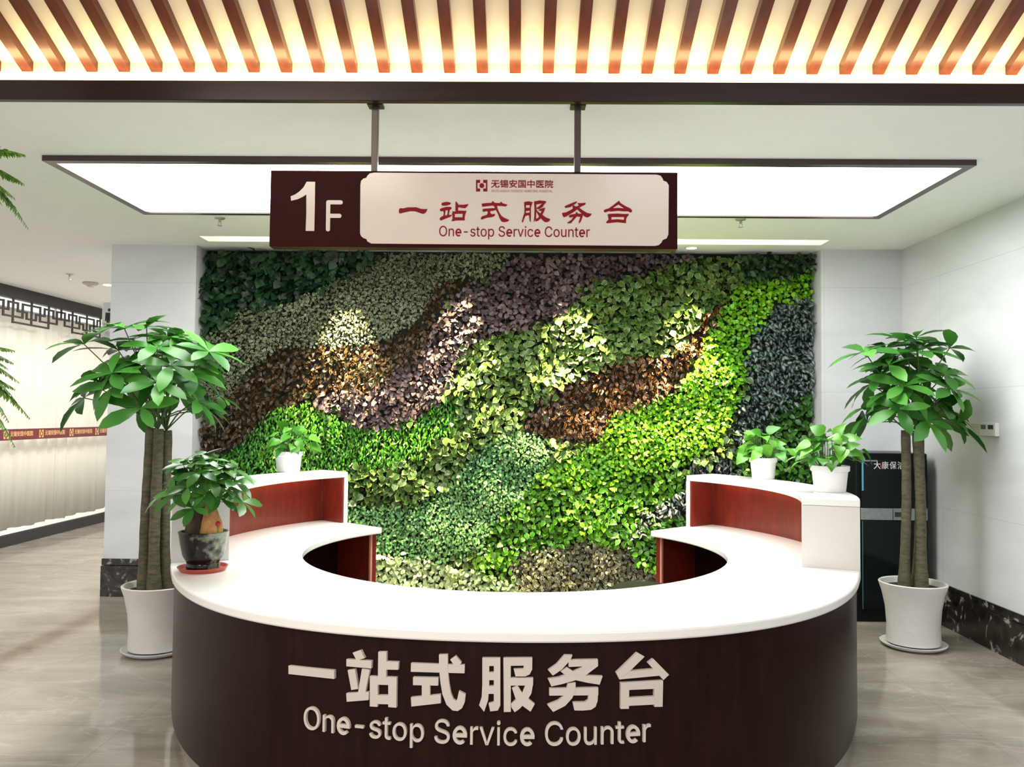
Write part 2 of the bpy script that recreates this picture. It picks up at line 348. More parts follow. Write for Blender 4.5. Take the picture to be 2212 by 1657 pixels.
# ------------------------------------------------------------------ leaves
def leaves(name, P, A, N, L, Wd, mat, parent=None, prof=((0, .06), (.18, .75), (.45, 1.0), (.75, .62), (1, .03)), fold=.25, droop=.2, tint=None):
    P, A, N = map(lambda a: np.asarray(a, float), (P, A, N)); n = len(P)
    L = np.broadcast_to(np.asarray(L, float), (n,)); Wd = np.broadcast_to(np.asarray(Wd, float), (n,)); D = np.broadcast_to(np.asarray(droop, float), (n,))
    A = A/np.linalg.norm(A, axis=1, keepdims=True); N = N-A*(N*A).sum(1, keepdims=True); N /= np.linalg.norm(N, axis=1, keepdims=True)+1e-9
    Sd = np.cross(N, A); m = len(prof); V = np.zeros((n, m*3, 3)); rim = np.zeros(m*3)
    for i, (s, w) in enumerate(prof):
        base = P+A*(L*s*(1-.25*np.abs(D)*s))[:, None]-N*(D*L*s*s)[:, None]
        for j, t in enumerate((-1, 0, 1)):
            V[:, i*3+j] = base+Sd*(Wd*.5*w*t)[:, None]+N*(fold*Wd*.5*w*abs(t))[:, None]; rim[i*3+j] = abs(t) if 0 < i < m-1 else .5
    F = []
    for i in range(m-1):
        for j in (0, 1): a = i*3+j; F.append((a, a+1, a+4, a+3))
    F = np.array(F); faces = (F[None]+(np.arange(n)*m*3)[:, None, None]).reshape(-1, 4)
    me = bpy.data.meshes.new(name); nv = n*m*3; nf = len(faces)
    me.vertices.add(nv); me.vertices.foreach_set('co', V.reshape(-1)); me.loops.add(nf*4); me.loops.foreach_set('vertex_index', faces.reshape(-1).astype(np.int32))
    me.polygons.add(nf); me.polygons.foreach_set('loop_start', (np.arange(nf)*4).astype(np.int32)); me.polygons.foreach_set('use_smooth', np.ones(nf, bool))
    me.update(calc_edges=True)
    tint = rng.random(n) if tint is None else tint
    at = me.attributes.new('tint', 'FLOAT', 'POINT'); at.data.foreach_set('value', np.repeat(tint, m*3).astype(np.float32))
    at = me.attributes.new('rim', 'FLOAT', 'POINT'); at.data.foreach_set('value', np.tile(rim, n).astype(np.float32))
    me.materials.append(mat); o = bpy.data.objects.new(name, me); C.objects.link(o)
    if parent: o.parent = parent
    return o

# ================================================================== the room
ZC = 2.8265
XR = 3.0217
bm = bmesh.new(); box(bm, -8.2, 3.4, -6, 12.6, -.05, 0); struct('floor', bm, M_floor)
# ceiling over the counter with the recessed trough in front of the living wall
bm = bmesh.new()
box(bm, -8.2, 3.4, 3.500, 6.25, ZC, ZC+.05); box(bm, -8.2, -2.5, 6.25, 6.44, ZC, ZC+.05); box(bm, 2.32, 3.4, 6.25, 6.44, ZC, ZC+.05); box(bm, -8.2, 3.4, 6.44, 12.6, ZC, ZC+.05)
box(bm, -2.55, 2.37, 6.20, 6.24, ZC+.05, ZC+.2); box(bm, -2.55, 2.37, 6.44, 6.48, ZC+.05, ZC+.2); box(bm, -2.55, -2.5, 6.24, 6.44, ZC+.05, ZC+.2); box(bm, 2.32, 2.37, 6.24, 6.44, ZC+.05, ZC+.2)
box(bm, -2.55, 2.37, 6.20, 6.48, ZC+.2, ZC+.23)
struct('ceiling', bm, M_white_wall)
# sloping cream ceiling behind the slats, its upright front and the flat lobby ceiling beyond
SL = .454
def zslope(y): return 3.026+SL*(3.58-y)
bm = bmesh.new()
prism(bm, [(-4.5, 3.58, 2.8265+.05), (-4.5, 3.62, 2.8265+.05), (-4.5, 3.62, zslope(3.62)+.05), (-4.5, 1.2, zslope(1.2)+.05), (-4.5, 1.2, zslope(1.2)), (-4.5, 3.58, zslope(3.58))],
      [(4.5, 3.58, 2.8265+.05), (4.5, 3.62, 2.8265+.05), (4.5, 3.62, zslope(3.62)+.05), (4.5, 1.2, zslope(1.2)+.05), (4.5, 1.2, zslope(1.2)), (4.5, 3.58, zslope(3.58))])
struct('ceiling_cove', bm, M_cream)
bm = bmesh.new(); box(bm, -8.2, 4.5, -6, 1.2, zslope(1.2), zslope(1.2)+.05); struct('ceiling_lobby', bm, M_white_wall)
bm = bmesh.new(); box(bm, -4.5, 4.5, 3.465, 3.4995, 2.813, 2.899)
bevel_mod(struct('trim_beam', bm, M_beam), .003)
# walls
bm = bmesh.new(); box(bm, XR, XR+.2, -2.5, 6.594, .30, zslope(1.2)); struct('wall_right', bm, M_stone_y)
bm = bmesh.new(); box(bm, XR-.012, XR+.1, -2.5, 6.58, .247, .30); box(bm, XR-.016, XR+.1, -2.5, 6.58, 0, .243); bevel_mod(struct('baseboard_right', bm, M_dark_marble), .003)
bm = bmesh.new(); box(bm, 2.376, XR+.2, 6.594, 7.3, .30, ZC); struct('wall_right_pillar', bm, M_stone_x)
bm = bmesh.new(); box(bm, 2.364, XR-.017, 6.58, 7.3, 0, .243); box(bm, 2.368, XR-.013, 6.584, 7.3, .247, .30); struct('baseboard_right_pillar', bm, M_dark_marble)
bm = bmesh.new(); box(bm, -3.345, -2.655, 6.594, 7.4, .30, ZC); struct('wall_left_pillar', bm, M_stone_x)
bm = bmesh.new(); box(bm, -3.36, -2.64, 6.58, 7.4, 0, .243); box(bm, -3.356, -2.644, 6.584, 7.4, .247, .30); bevel_mod(struct('baseboard_left_pillar', bm, M_dark_marble), .003)
bm = bmesh.new(); box(bm, -2.655, 2.376, 6.90, 7.1, 0, ZC); struct('wall_back', bm, M_stone_x)
bm = bmesh.new(); box(bm, -8.2, -3.345, 12.4, 12.6, 0, ZC); struct('wall_corridor', bm, M_white_wall)
bm = bmesh.new(); box(bm, -8.2, -8.0, 6, 12.4, 0, ZC); struct('wall_ward', bm, M_white_wall)

# ------------------------------------------------------------------ ceiling slats
ORD = 'first second third fourth fifth sixth seventh eighth ninth tenth eleventh twelfth thirteenth fourteenth fifteenth sixteenth seventeenth'.split()
sx = [-2.214+.14447*i for i in range(-1, 32)]
def slat_mesh():
    bm = bmesh.new(); y0, y1 = 1.6, 3.576; w = .0245
    zb = lambda y: 2.979+SL*(3.58-y)
    zt = lambda y: zslope(y)-.001
    prism(bm, [(-w, y1, zb(y1)), (-w, y0, zb(y0)), (-w, y0, zt(y0)), (-w, y1, zt(y1))], [(w, y1, zb(y1)), (w, y0, zb(y0)), (w, y0, zt(y0)), (w, y1, zt(y1))])
    return bm
slat0 = None
for i, x in enumerate(sx):
    if slat0 is None: o = slat0 = obj('wooden_slat', slat_mesh(), M_slat); o['kind'] = 'thing'
    else: o = slat0.copy(); C.objects.link(o)
    o.location = (x, 0, 0)
    n = len(sx)
    if i < n/2: w = ('leftmost' if i == 0 else ORD[i]+' from the left end')
    else: w = ('rightmost' if i == n-1 else ORD[n-1-i]+' from the right end')
    tag(o, 'red-brown wooden ceiling slat over the cream cove, %s of the row' % w, 'ceiling slat', 'wooden slats of the ceiling cove')

# ------------------------------------------------------------------ ceiling light panel
lp = thing('ceiling_light_panel', 'large bright white rectangular light panel with dark frame in the ceiling', 'ceiling light', (-.1, 4.86, ZC))
bm = bmesh.new(); x0, x1, y0, y1 = -2.555, 2.35, 4.274, 5.452; z0 = ZC-.03; f = .05
box(bm, x0, x1, y0, y0+f, z0, ZC-.0005); box(bm, x0, x1, y1-f, y1, z0, ZC-.0005); box(bm, x0, x0+f, y0+f, y1-f, z0, ZC-.0005); box(bm, x1-f, x1, y0+f, y1-f, z0, ZC-.0005)
world_parent(obj('frame', bm, M_post), lp)
world_parent(obj('diffuser', bbox(x0+f, x1-f, y0+f, y1-f, ZC-.02, ZC-.005), emis('light_panel_diffuser', (1, 1, .985), PANEL_EMIT)), lp)

# ------------------------------------------------------------------ sprinklers, downlights, detector
def sprinkler(x, y, label):
    t = thing('fire_sprinkler', label, 'sprinkler', (x, y, ZC), 'ceiling sprinklers')
    bm = bmesh.new(); lathe(bm, [(0, -.001), (.036, -.001), (.034, -.008), (.016, -.012), (0, -.012)], 20); obj('escutcheon', bm, M_metal, t, True)
    bm = bmesh.new(); lathe(bm, [(0, -.012), (.010, -.012), (.010, -.032), (0, -.032)], 12); tube(bm, [(-.009, 0, -.032), (-.012, 0, -.042), (-.003, 0, -.054)], .002, 6); tube(bm, [(.009, 0, -.032), (.012, 0, -.042), (.003, 0, -.054)], .002, 6); obj('body', bm, M_metal, t, True)
    bm = bmesh.new(); lathe(bm, [(0, -.054), (.016, -.054), (.016, -.057), (0, -.057)], 12); obj('deflector', bm, M_metal, t)
sprinkler(-2.116, 5.644, 'small metal sprinkler on the white ceiling behind the left part of the light panel')
sprinkler(1.473, 5.595, 'small metal sprinkler on the white ceiling behind the right part of the light panel')
sprinkler(-4.49, 8.034, 'small dark sprinkler on the shaded corridor ceiling above the lattice')
def downlight(x, y, label, mat, r=.05, power=None, group='recessed downlights'):
    t = thing('recessed_downlight', label, 'downlight', (x, y, ZC), group)
    bm = bmesh.new(); lathe(bm, [(r, -.0008), (r+.012, -.0008), (r+.010, -.006), (r, -.004), (r, -.0008)], 28); obj('trim_ring', bm, M_sign_white, t, True)
    bm = bmesh.new(); lathe(bm, [(0, -.0012), (r, -.0012), (r, -.0032), (0, -.0032)], 28); obj('lens', bm, mat, t)
ML = emis('warm_downlight_lens', (1.0, .93, .80), 6)
for x, w in zip(DOWN_X, ('far left', 'middle left', 'middle right', None)):
    downlight(x, 6.57, 'glowing round downlight above the living wall, right of the hanging sign' if w is None else 'round downlight above the living wall hidden behind the hanging sign, %s' % w, ML, .042)
downlight(-4.42, 8.72, 'glowing round downlight on the corridor ceiling beside the left pillar', emis('white_downlight_lens', (1, .97, .92), 9), .085)
t = thing('smoke_detector', 'small round grey smoke detector beside the corridor downlight', 'smoke detector', (-4.56, 8.56, ZC))
bm = bmesh.new(); lathe(bm, [(0, -.0005), (.075, -.0005), (.078, -.014), (.06, -.026), (0, -.026)], 24); obj('base', bm, M_greyplastic, t, True)
bm = bmesh.new(); lathe(bm, [(0, -.026), (.04, -.026), (.034, -.045), (0, -.047)], 24); obj('sensor_dome', bm, M_greyplastic, t, True)

# ------------------------------------------------------------------ hanging sign
YS = 3.51          # front face of the board
sg = thing('hanging_sign', 'dark maroon hanging sign with cream panel reading One-stop Service Counter', 'sign', (-.222, 3.545, 2.19))
world_parent(bevel_mod(obj('board', bbox(-1.100, .655, YS, YS+.07, 2.192, 2.524), M_signboard), .003), sg)
def poly_px(bm, pts, org, sc, y, th, to=None):
    fr = [on_y(org[0]+p[0]/sc, org[1]+p[1]/sc, y) for p in pts]
    prism(bm, [(p.x, y-th, p.z) for p in fr], [(p.x, y, p.z) for p in fr])
pc = [(515, 470), (518, 450), (530, 438), (545, 434), (550, 424), (562, 412), (585, 408), (2020, 418), (2040, 424), (2050, 438), (2053, 448), (2070, 455), (2081, 472), (2079, 722), (2070, 742), (2050, 750), (2045, 762), (2030, 776), (2010, 780), (570, 768), (550, 757), (545, 745), (530, 740), (518, 730), (513, 715)]
bm = bmesh.new(); poly_px(bm, pc, (560, 200), 2.353, YS-.0005, .003); world_parent(obj('cream_panel', bm, M_signpanel), sg)
YP = YS-.004
one = [(432, 578), (520, 540), (600, 485), (680, 405), (742, 295), (905, 297), (900, 700), (888, 1248), (722, 1245), (735, 900), (735, 540), (650, 595), (560, 635), (440, 663)]
bm = bmesh.new(); poly_px(bm, one, (580, 360), 8.955, YS-.0005, .003); world_parent(obj('numeral', bm, M_signpanel), sg)
def round_bar(bm, a, b, w, org, sc, y, th):
    a, b = Vector(a), Vector(b); d = (b-a).normalized(); n = Vector((-d.y, d.x)); pts = []
    for k in range(9): q = math.pi*k/8; pts.append(b+n*math.cos(q)*w+d*math.sin(q)*w)
    for k in range(9): q = math.pi*k/8; pts.append(a-n*math.cos(q)*w-d*math.sin(q)*w)
    poly_px(bm, [(p.x, p.y) for p in pts], org, sc, y, th)
bm = bmesh.new()
for k, (a, b) in enumerate((((1160, 692), (1152, 1215)), ((1160, 692), (1400, 694)), ((1160, 953), (1375, 955)))): round_bar(bm, a, b, 40, (580, 360), 8.955, YS-.0005, .003+.0001*k)
world_parent(obj('letter', bm, M_signpanel), sg)
# emblem and small print
EMB = ([(202, 152), (300, 152), (300, 222), (236, 222), (236, 358), (300, 358), (300, 427), (202, 427)], [(374, 152), (472, 152), (472, 427), (374, 427), (374, 358), (440, 358), (440, 222), (374, 222)], [(340+58*math.cos(2*math.pi*k/24), 288+58*math.sin(2*math.pi*k/24)) for k in range(24)])
bm = bmesh.new()
for p in EMB: poly_px(bm, p, (1010, 375), 11.06, YP, .0015)
world_parent(obj('emblem', bm, M_signred), sg)
def flat_text(name, body, px0, px1, y, mat, parent, offset=0.0, spacing=1.0, th=.0015):
    """writing on the plane at depth y; px0 its lower left and px1 its upper right corner in the photo"""
    a, b = on_y(*px0, y), on_y(*px1, y); v, f = text_mesh(body, offset, .05, spacing); q = fit_text(v, b.x-a.x, b.z-a.z)
    w = np.c_[a.x+q[:, 0], y-th*q[:, 2], a.z+q[:, 1]]
    return world_parent(obj(name, (w, f), mat), parent)
flat_text('hospital_name', '无锡安国中医院', (1060.5, 405.5), (1195, 389), YP, M_signred, sg, .012)
flat_text('small_print', 'WUXI ANGUO CHINESE MEDICINE HOSPITAL', (1061, 415), (1194, 410.5), YP, M_pinkprint, sg)
# the six brushed characters, traced stroke by stroke
BR = {
 0: ((850, 420), 8.193, [[(95, 300), (100, 262), (120, 245), (175, 248), (250, 230), (400, 228), (480, 255), (545, 262), (600, 258), (580, 310), (545, 340), (510, 343), (460, 325), (380, 298), (290, 297), (190, 320), (120, 337), (100, 330)]]),
 1: ((850, 420), 8.193, [[(852, 155), (875, 145), (930, 133), (990, 138), (1018, 158), (1000, 180), (930, 198), (870, 200), (852, 190)],
     [(820, 265), (850, 245), (930, 222), (1010, 222), (1032, 238), (1020, 262), (990, 275), (900, 285), (850, 300), (822, 290)],
     [(880, 285), (925, 278), (915, 320), (910, 375), (880, 380), (890, 340)], [(960, 270), (1000, 265), (990, 300), (982, 345), (985, 365), (950, 370), (958, 320)],
     [(820, 420), (850, 395), (900, 375), (980, 368), (1040, 358), (1010, 395), (930, 425), (860, 455), (830, 462), (818, 445)],
     [(1098, 130), (1115, 128), (1140, 165), (1150, 185), (1140, 300), (1095, 300)], [(1135, 182), (1230, 185), (1328, 172), (1300, 215), (1270, 243), (1220, 240), (1140, 225)],
     [(1035, 300), (1100, 305), (1150, 288), (1290, 292), (1285, 320), (1275, 340), (1030, 345), (1050, 320)], [(1040, 325), (1085, 330), (1085, 400), (1085, 470), (1025, 472), (1045, 430)],
     [(1225, 320), (1280, 320), (1260, 390), (1260, 460), (1220, 460), (1222, 400)], [(1060, 410), (1120, 405), (1250, 408), (1262, 455), (1200, 460), (1060, 462)]]),
 2: ((850, 420), 8.193, [[(1560, 165), (1640, 155), (1735, 150), (1755, 115), (1790, 150), (1880, 155), (1905, 128), (1935, 160), (2015, 180), (1990, 212), (1900, 205), (1750, 198), (1640, 210), (1570, 218)],
     [(1575, 265), (1600, 255), (1740, 245), (1800, 245), (1810, 275), (1760, 292), (1660, 295), (1580, 310)], [(1660, 290), (1720, 285), (1710, 320), (1735, 355), (1650, 370), (1670, 330)],
     [(1548, 410), (1570, 388), (1660, 360), (1800, 345), (1785, 385), (1740, 402), (1640, 415), (1560, 447), (1546, 435)],
     [(1770, 195), (1830, 195), (1840, 250), (1870, 320), (1910, 380), (1950, 410), (2050, 455), (2020, 480), (1960, 492), (1915, 482), (1880, 430), (1850, 350), (1810, 270)]]),
 3: ((1110, 420), 8.193, [[(178, 145), (205, 130), (270, 122), (335, 140), (315, 175), (295, 190), (200, 190)], [(180, 150), (215, 160), (210, 330), (195, 400), (160, 497), (140, 490), (155, 420), (185, 330), (188, 240)],
     [(280, 150), (325, 160), (302, 230), (302, 330), (302, 400), (297, 490), (280, 470), (270, 380), (285, 280)], [(205, 240), (290, 235), (290, 285), (205, 295)], [(205, 330), (285, 322), (290, 375), (240, 370), (200, 385)],
     [(355, 130), (392, 130), (398, 250), (392, 430), (350, 492), (360, 400), (365, 250)], [(358, 125), (460, 108), (560, 120), (575, 132), (550, 165), (530, 185), (490, 160), (395, 178)], [(495, 165), (535, 178), (510, 225), (440, 262), (390, 250), (440, 215)],
     [(430, 285), (470, 255), (555, 235), (535, 300), (510, 350), (480, 420), (430, 465), (380, 480), (385, 440), (430, 415), (470, 345), (490, 292)], [(395, 255), (420, 300), (510, 365), (560, 405), (645, 440), (620, 480), (580, 492), (545, 487), (500, 450), (440, 380), (395, 300)]]),
 4: ((1110, 420), 8.193, [[(895, 215), (940, 190), (1040, 150), (1110, 122), (1115, 145), (1070, 180), (1000, 225), (910, 240)], [(1125, 155), (1200, 155), (1270, 148), (1265, 180), (1210, 205), (1150, 240), (1090, 290), (980, 360), (900, 405), (870, 395), (850, 330), (920, 320), (1010, 275), (1080, 225), (1150, 195)],
     [(1040, 190), (1060, 195), (1100, 215), (1160, 240), (1230, 290), (1300, 330), (1380, 345), (1345, 390), (1295, 410), (1250, 390), (1190, 330), (1110, 255), (1040, 240)],
     [(975, 375), (1000, 360), (1090, 345), (1105, 305), (1135, 340), (1225, 345), (1215, 400), (1185, 480), (1150, 518), (1148, 490), (1175, 400), (1100, 385), (1000, 410), (975, 400)], [(1060, 385), (1120, 385), (1070, 440), (1010, 510), (950, 512), (948, 498), (1020, 450)]]),
 5: ((1110, 420), 8.193, [[(1862, 110), (1885, 150), (1960, 200), (2060, 248), (2095, 285), (2085, 315), (2060, 320), (1990, 285), (1920, 225), (1850, 180), (1770, 230), (1700, 290), (1620, 318), (1595, 310), (1590, 288), (1610, 268), (1680, 248), (1760, 190), (1830, 135)], [(1700, 250), (1850, 238), (1990, 255), (2060, 300), (1940, 300), (1840, 290), (1700, 305)],
     [(1655, 360), (1690, 345), (1830, 340), (1960, 348), (2035, 345), (2030, 370), (2000, 400), (1720, 400), (1680, 405)], [(1665, 370), (1725, 390), (1725, 450), (1725, 505), (1640, 510), (1632, 490), (1675, 450)], [(1950, 390), (2015, 375), (1985, 440), (1985, 505), (1950, 500)], [(1660, 455), (1830, 440), (1980, 455), (1985, 508), (1830, 492), (1650, 508)]]),
}
for k, (org, sc, polys) in BR.items():
    bm = bmesh.new()
    for i, p in enumerate(polys): poly_px(bm, p, org, sc, YP, .0015+.00004*i)
    world_parent(obj('character', bm, M_signred), sg)
a_, b_ = on_y(948.5, 516.5, YP), on_y(1274, 489.5, YP); lv, lf = line_mesh('One-stop Service Counter'); qv = fit_text(lv, b_.x-a_.x, b_.z-a_.z)
world_parent(obj('english_line', (np.c_[a_.x+qv[:, 0], YP-.0015*qv[:, 2], a_.z+qv[:, 1]], lf), M_signred), sg)
for x in (-.655, .226):
    bm = bmesh.new(); box(bm, x-.014, x+.014, YS+.016, YS+.044, 2.524, ZC-.012); po = world_parent(bevel_mod(obj('post', bm, M_post), .002), sg)
    bm = bmesh.new(); box(bm, x-.032, x+.034, YS+.002, YS+.06, ZC-.012, ZC-.0005); o = obj('ceiling_plate', bm, M_black); o.parent = po

# ------------------------------------------------------------------ the counter
A0, A1 = -220.8, 40.8
def r_out(a):
    off = abs(((a+90+180) % 360)-180)
    return 1.748-.020*math.cos(2*math.pi*off/66)*(1 if off < 66 else max(0, 1-(off-66)/20)) - (.012 if off > 66 else .012*off/66)
dk = thing('reception_desk', 'round white-topped dark wood reception counter with raised ends', 'reception desk', (DX, DY, 0))
def dpart(name, bm, mat, parent=dk, bev=0, smooth=True):
    o = obj(name, bm, mat, None, smooth); world_parent(o, dk)
    if parent is not dk: o.parent = parent; o.matrix_parent_inverse = Matrix.Identity(4) if False else o.matrix_parent_inverse
    if bev: bevel_mod(o, bev, 3)
    return o
def sub(name, bm, mat, part, bev=0, smooth=True):
    """sub-part of a desk part: the part's mesh already stands in world space with an identity local frame"""
    o = obj(name, bm, mat, part, smooth)
    if bev: bevel_mod(o, bev, 3)
    return o
bm = bmesh.new(); sector(bm, 1.112, r_out, .722, .760, A0, A1, 160); dpart('worktop', bm, M_top, bev=.008)
bm = bmesh.new(); sector(bm, lambda a: r_out(a)-.05, lambda a: r_out(a)-.018, .10, .7215, A0+.2, A1-.2, 160); dpart('front_panel', bm, M_skirt)
bm = bmesh.new(); sector(bm, lambda a: r_out(a)-.085, lambda a: r_out(a)-.06, .0005, .0995, A0+.2, A1-.2, 160); dpart('kick_plate', bm, M_steel)
bm = bmesh.new(); sector(bm, 1.50, 1.52, .0005, .7215, A0+1.5, A1-1.5, 120); dpart('inner_panel', bm, M_skirt)
for s, a in ((1, A1), (-1, A0)):
    a_in = a-s*1.9
    bm = bmesh.new(); sector(bm, 1.165, 1.70, .0005, .7215, min(a-s*.15, a_in), max(a-s*.15, a_in), 4); ep = dpart('end_panel', bm, M_red)
    a2, a3 = a_in-s*.02, a_in-s*.7
    bm = bmesh.new(); sector(bm, 1.160, 1.175, .0005, .7215, min(a2, a3), max(a2, a3), 2); sub('edge_strip', bm, plain('pale_edge_band', (.62, .26, .19), .4), ep)
ZR = 1.092; RI = 1.462
for s in (1, -1):
    def ang(lo, hi):   # a span given for the right-hand unit, mirrored for the left-hand one
        return (lo, hi) if s == 1 else (180-hi, 180-lo)
    a, b = ang(-19.0, 40.6)
    bm = bmesh.new(); sector(bm, RI, lambda q: r_out(q if s == 1 else q-360), ZR-.036, ZR, a, b, 60); rc = dpart('raised_counter', bm, M_top, bev=.006)
    a, b = ang(-19.0, -17.9); bm = bmesh.new(); sector(bm, RI, lambda q: r_out(q if s == 1 else q-360)-.001, .7603, ZR-.0365, a, b, 4); sub('front_end_panel', bm, M_cap, rc)
    a, b = ang(39.5, 40.6); bm = bmesh.new(); sector(bm, RI, lambda q: r_out(q if s == 1 else q-360)-.001, .7603, ZR-.0365, a, b, 4); sub('rear_end_panel', bm, M_top, rc)
    a, b = ang(38.9, 39.48); bm = bmesh.new(); sector(bm, RI+.006, 1.675, .7603, ZR-.0365, a, b, 4); sub('side_lining', bm, M_red, rc)
    a, b = ang(-17.8, 38.8); bm = bmesh.new(); sector(bm, 1.676, 1.694, .7603, ZR-.0365, a, b, 50); sub('back_panel', bm, M_red, rc)
    a, b = ang(-17.8, 39.45); bm = bmesh.new(); sector(bm, 1.695, lambda q: r_out(q if s == 1 else q-360)-.004, .7603, ZR-.0365, a, b, 50); sub('outer_panel', bm, M_cap, rc)
    a, b = ang(-16, 36); bm = bmesh.new(); sector(bm, 1.63, 1.645, ZR-.0445, ZR-.0368, a, b, 50); sub('light_strip', bm, emis('warm_led_strip', (1.0, .62, .30), 7), rc)
# raised writing on the front, traced character by character and bent round the front
RS = 1.728
def r_front(t): return r_out(math.degrees(t))-.018
def cyl_pt(t, z, out): r = r_front(t)+out; return (DX+r*math.cos(t), DY+r*math.sin(t), z)
def cyl_poly(bm, pts, org, sc, th):
    q = [on_cyl(org[0]+p[0]/sc, org[1]+p[1]/sc, r_out(-92)-.012) for p in pts]
    prism(bm, [cyl_pt(t, z, th) for t, z in q], [cyl_pt(t, z, .0006) for t, z in q])
O5, S5, O6, S6 = (630, 1390), 5.395, (1030, 1390), 5.267
DESK = [
 (O5, S5, [[(50, 225), (552, 285), (552, 385), (50, 322)]]),
 (O5, S5, [[(755, 85), (845, 55), (888, 150), (800, 178)], [(686, 158), (965, 182), (962, 270), (686, 240)], [(700, 285), (780, 275), (815, 505), (740, 515)], [(858, 272), (945, 285), (895, 545), (815, 545)], [(684, 552), (935, 540), (930, 635), (690, 650)],
           [(1040, 78), (1132, 80), (1128, 370), (1036, 365)], [(1120, 190), (1268, 200), (1262, 290), (1120, 285)], [(946, 358), (1245, 378), (1245, 468), (946, 455)], [(946, 400), (1036, 400), (1030, 715), (946, 708)], [(1152, 420), (1245, 420), (1242, 728), (1152, 720)], [(1000, 580), (1200, 585), (1200, 690), (1000, 680)]]),
 (O5, S5, [[(1407, 215), (2020, 242), (2018, 340), (1405, 315)], [(1855, 180), (1918, 135), (1985, 215), (1950, 262), (1905, 258)], [(1725, 120), (1825, 120), (1828, 300), (1840, 440), (1862, 570), (1890, 640), (1920, 662), (1935, 640), (1955, 545), (2030, 585), (2020, 680), (1990, 745), (1940, 778), (1880, 770), (1810, 700), (1765, 580), (1740, 430), (1727, 280)],
           [(1430, 378), (1718, 388), (1715, 480), (1430, 470)], [(1530, 450), (1622, 450), (1622, 610), (1530, 610)], [(1406, 612), (1745, 582), (1745, 685), (1412, 718)]]),
 (O6, S6, [[(65, 158), (268, 158), (268, 250), (65, 250)], [(65, 158), (142, 158), (142, 480), (130, 640), (85, 770), (28, 695), (58, 600), (65, 450)], [(195, 158), (268, 158), (268, 700), (240, 755), (155, 765), (135, 675), (195, 660)], [(100, 322), (230, 322), (230, 410), (100, 410)], [(100, 478), (230, 478), (230, 566), (100, 566)],
           [(303, 158), (386, 158), (388, 770), (308, 772)], [(303, 158), (630, 156), (628, 245), (303, 248)], [(540, 200), (630, 180), (628, 290), (600, 345), (550, 368), (440, 368), (420, 285), (530, 280)], [(380, 385), (640, 385), (638, 470), (380, 472)], [(550, 470), (640, 440), (620, 560), (560, 660), (480, 740), (430, 775), (395, 720), (390, 680), (470, 610), (520, 550)], [(400, 500), (462, 470), (510, 550), (570, 610), (658, 680), (610, 768), (530, 710), (440, 620)]]),
 (O6, S6, [[(995, 122), (1082, 124), (1060, 180), (960, 290), (862, 358), (808, 295), (900, 230)], [(1040, 178), (1366, 168), (1368, 240), (1040, 258)], [(1230, 225), (1366, 190), (1366, 245), (1245, 340), (1110, 410), (960, 455), (845, 480), (806, 395), (930, 375), (1060, 325), (1170, 270)], [(950, 310), (1020, 262), (1110, 320), (1230, 350), (1418, 358), (1385, 455), (1250, 435), (1110, 405), (1000, 350)],
           [(822, 502), (1370, 488), (1370, 575), (822, 585)], [(1030, 445), (1118, 435), (1115, 530), (1080, 610), (1000, 700), (865, 770), (800, 690), (920, 640), (1000, 570)], [(1262, 500), (1370, 488), (1362, 640), (1340, 705), (1290, 740), (1200, 750), (1105, 750), (1085, 658), (1225, 655), (1258, 630)]]),
 (O6, S6, [[(1800, 85), (1880, 130), (1720, 295), (1605, 392), (1568, 318)], [(1568, 318), (1720, 292), (2040, 262), (2060, 340), (1605, 392)], [(1915, 200), (1975, 152), (2145, 330), (2085, 390)], [(1618, 430), (2080, 395), (2080, 485), (1618, 515)], [(1618, 450), (1712, 450), (1708, 722), (1618, 725)], [(1985, 430), (2080, 420), (2075, 692), (1988, 695)], [(1660, 600), (2030, 575), (2030, 665), (1660, 692)]]),
]
for org, sc, polys in DESK:
    bm = bmesh.new()
    for i, p in enumerate(polys): cyl_poly(bm, p, org, sc, .013+.00006*i)
    o = obj('character', bm, M_letter); world_parent(o, dk)
# English line: letters set one by one along the curve
line = 'One-stop Service Counter'
v_all, _ = text_mesh(line, .0, .05); wtot = v_all[:, 0].max()-v_all[:, 0].min(); x_min = v_all[:, 0].min()
ta, tb = on_cyl(664, 1550, 1.73)[0], on_cyl(1404, 1580, 1.73)[0]
zb, zt = .386, .464
base_v, _ = text_mesh('O', .0, .05); yb, yt = base_v[:, 1].min(), base_v[:, 1].max()
for ch, v, f in letters_of(line):
    t = ta+(tb-ta)*((v[:, 0]-x_min)/wtot); z = zb+(zt-zb)*(v[:, 1]-yb)/(yt-yb)
    dp = .0006+.011*(v[:, 2]-v[:, 2].min())/.1
    w = np.array([cyl_pt(a, b, c) for a, b, c in zip(t, z, dp)])
    world_parent(obj('letter', (w, f), M_letter), dk)

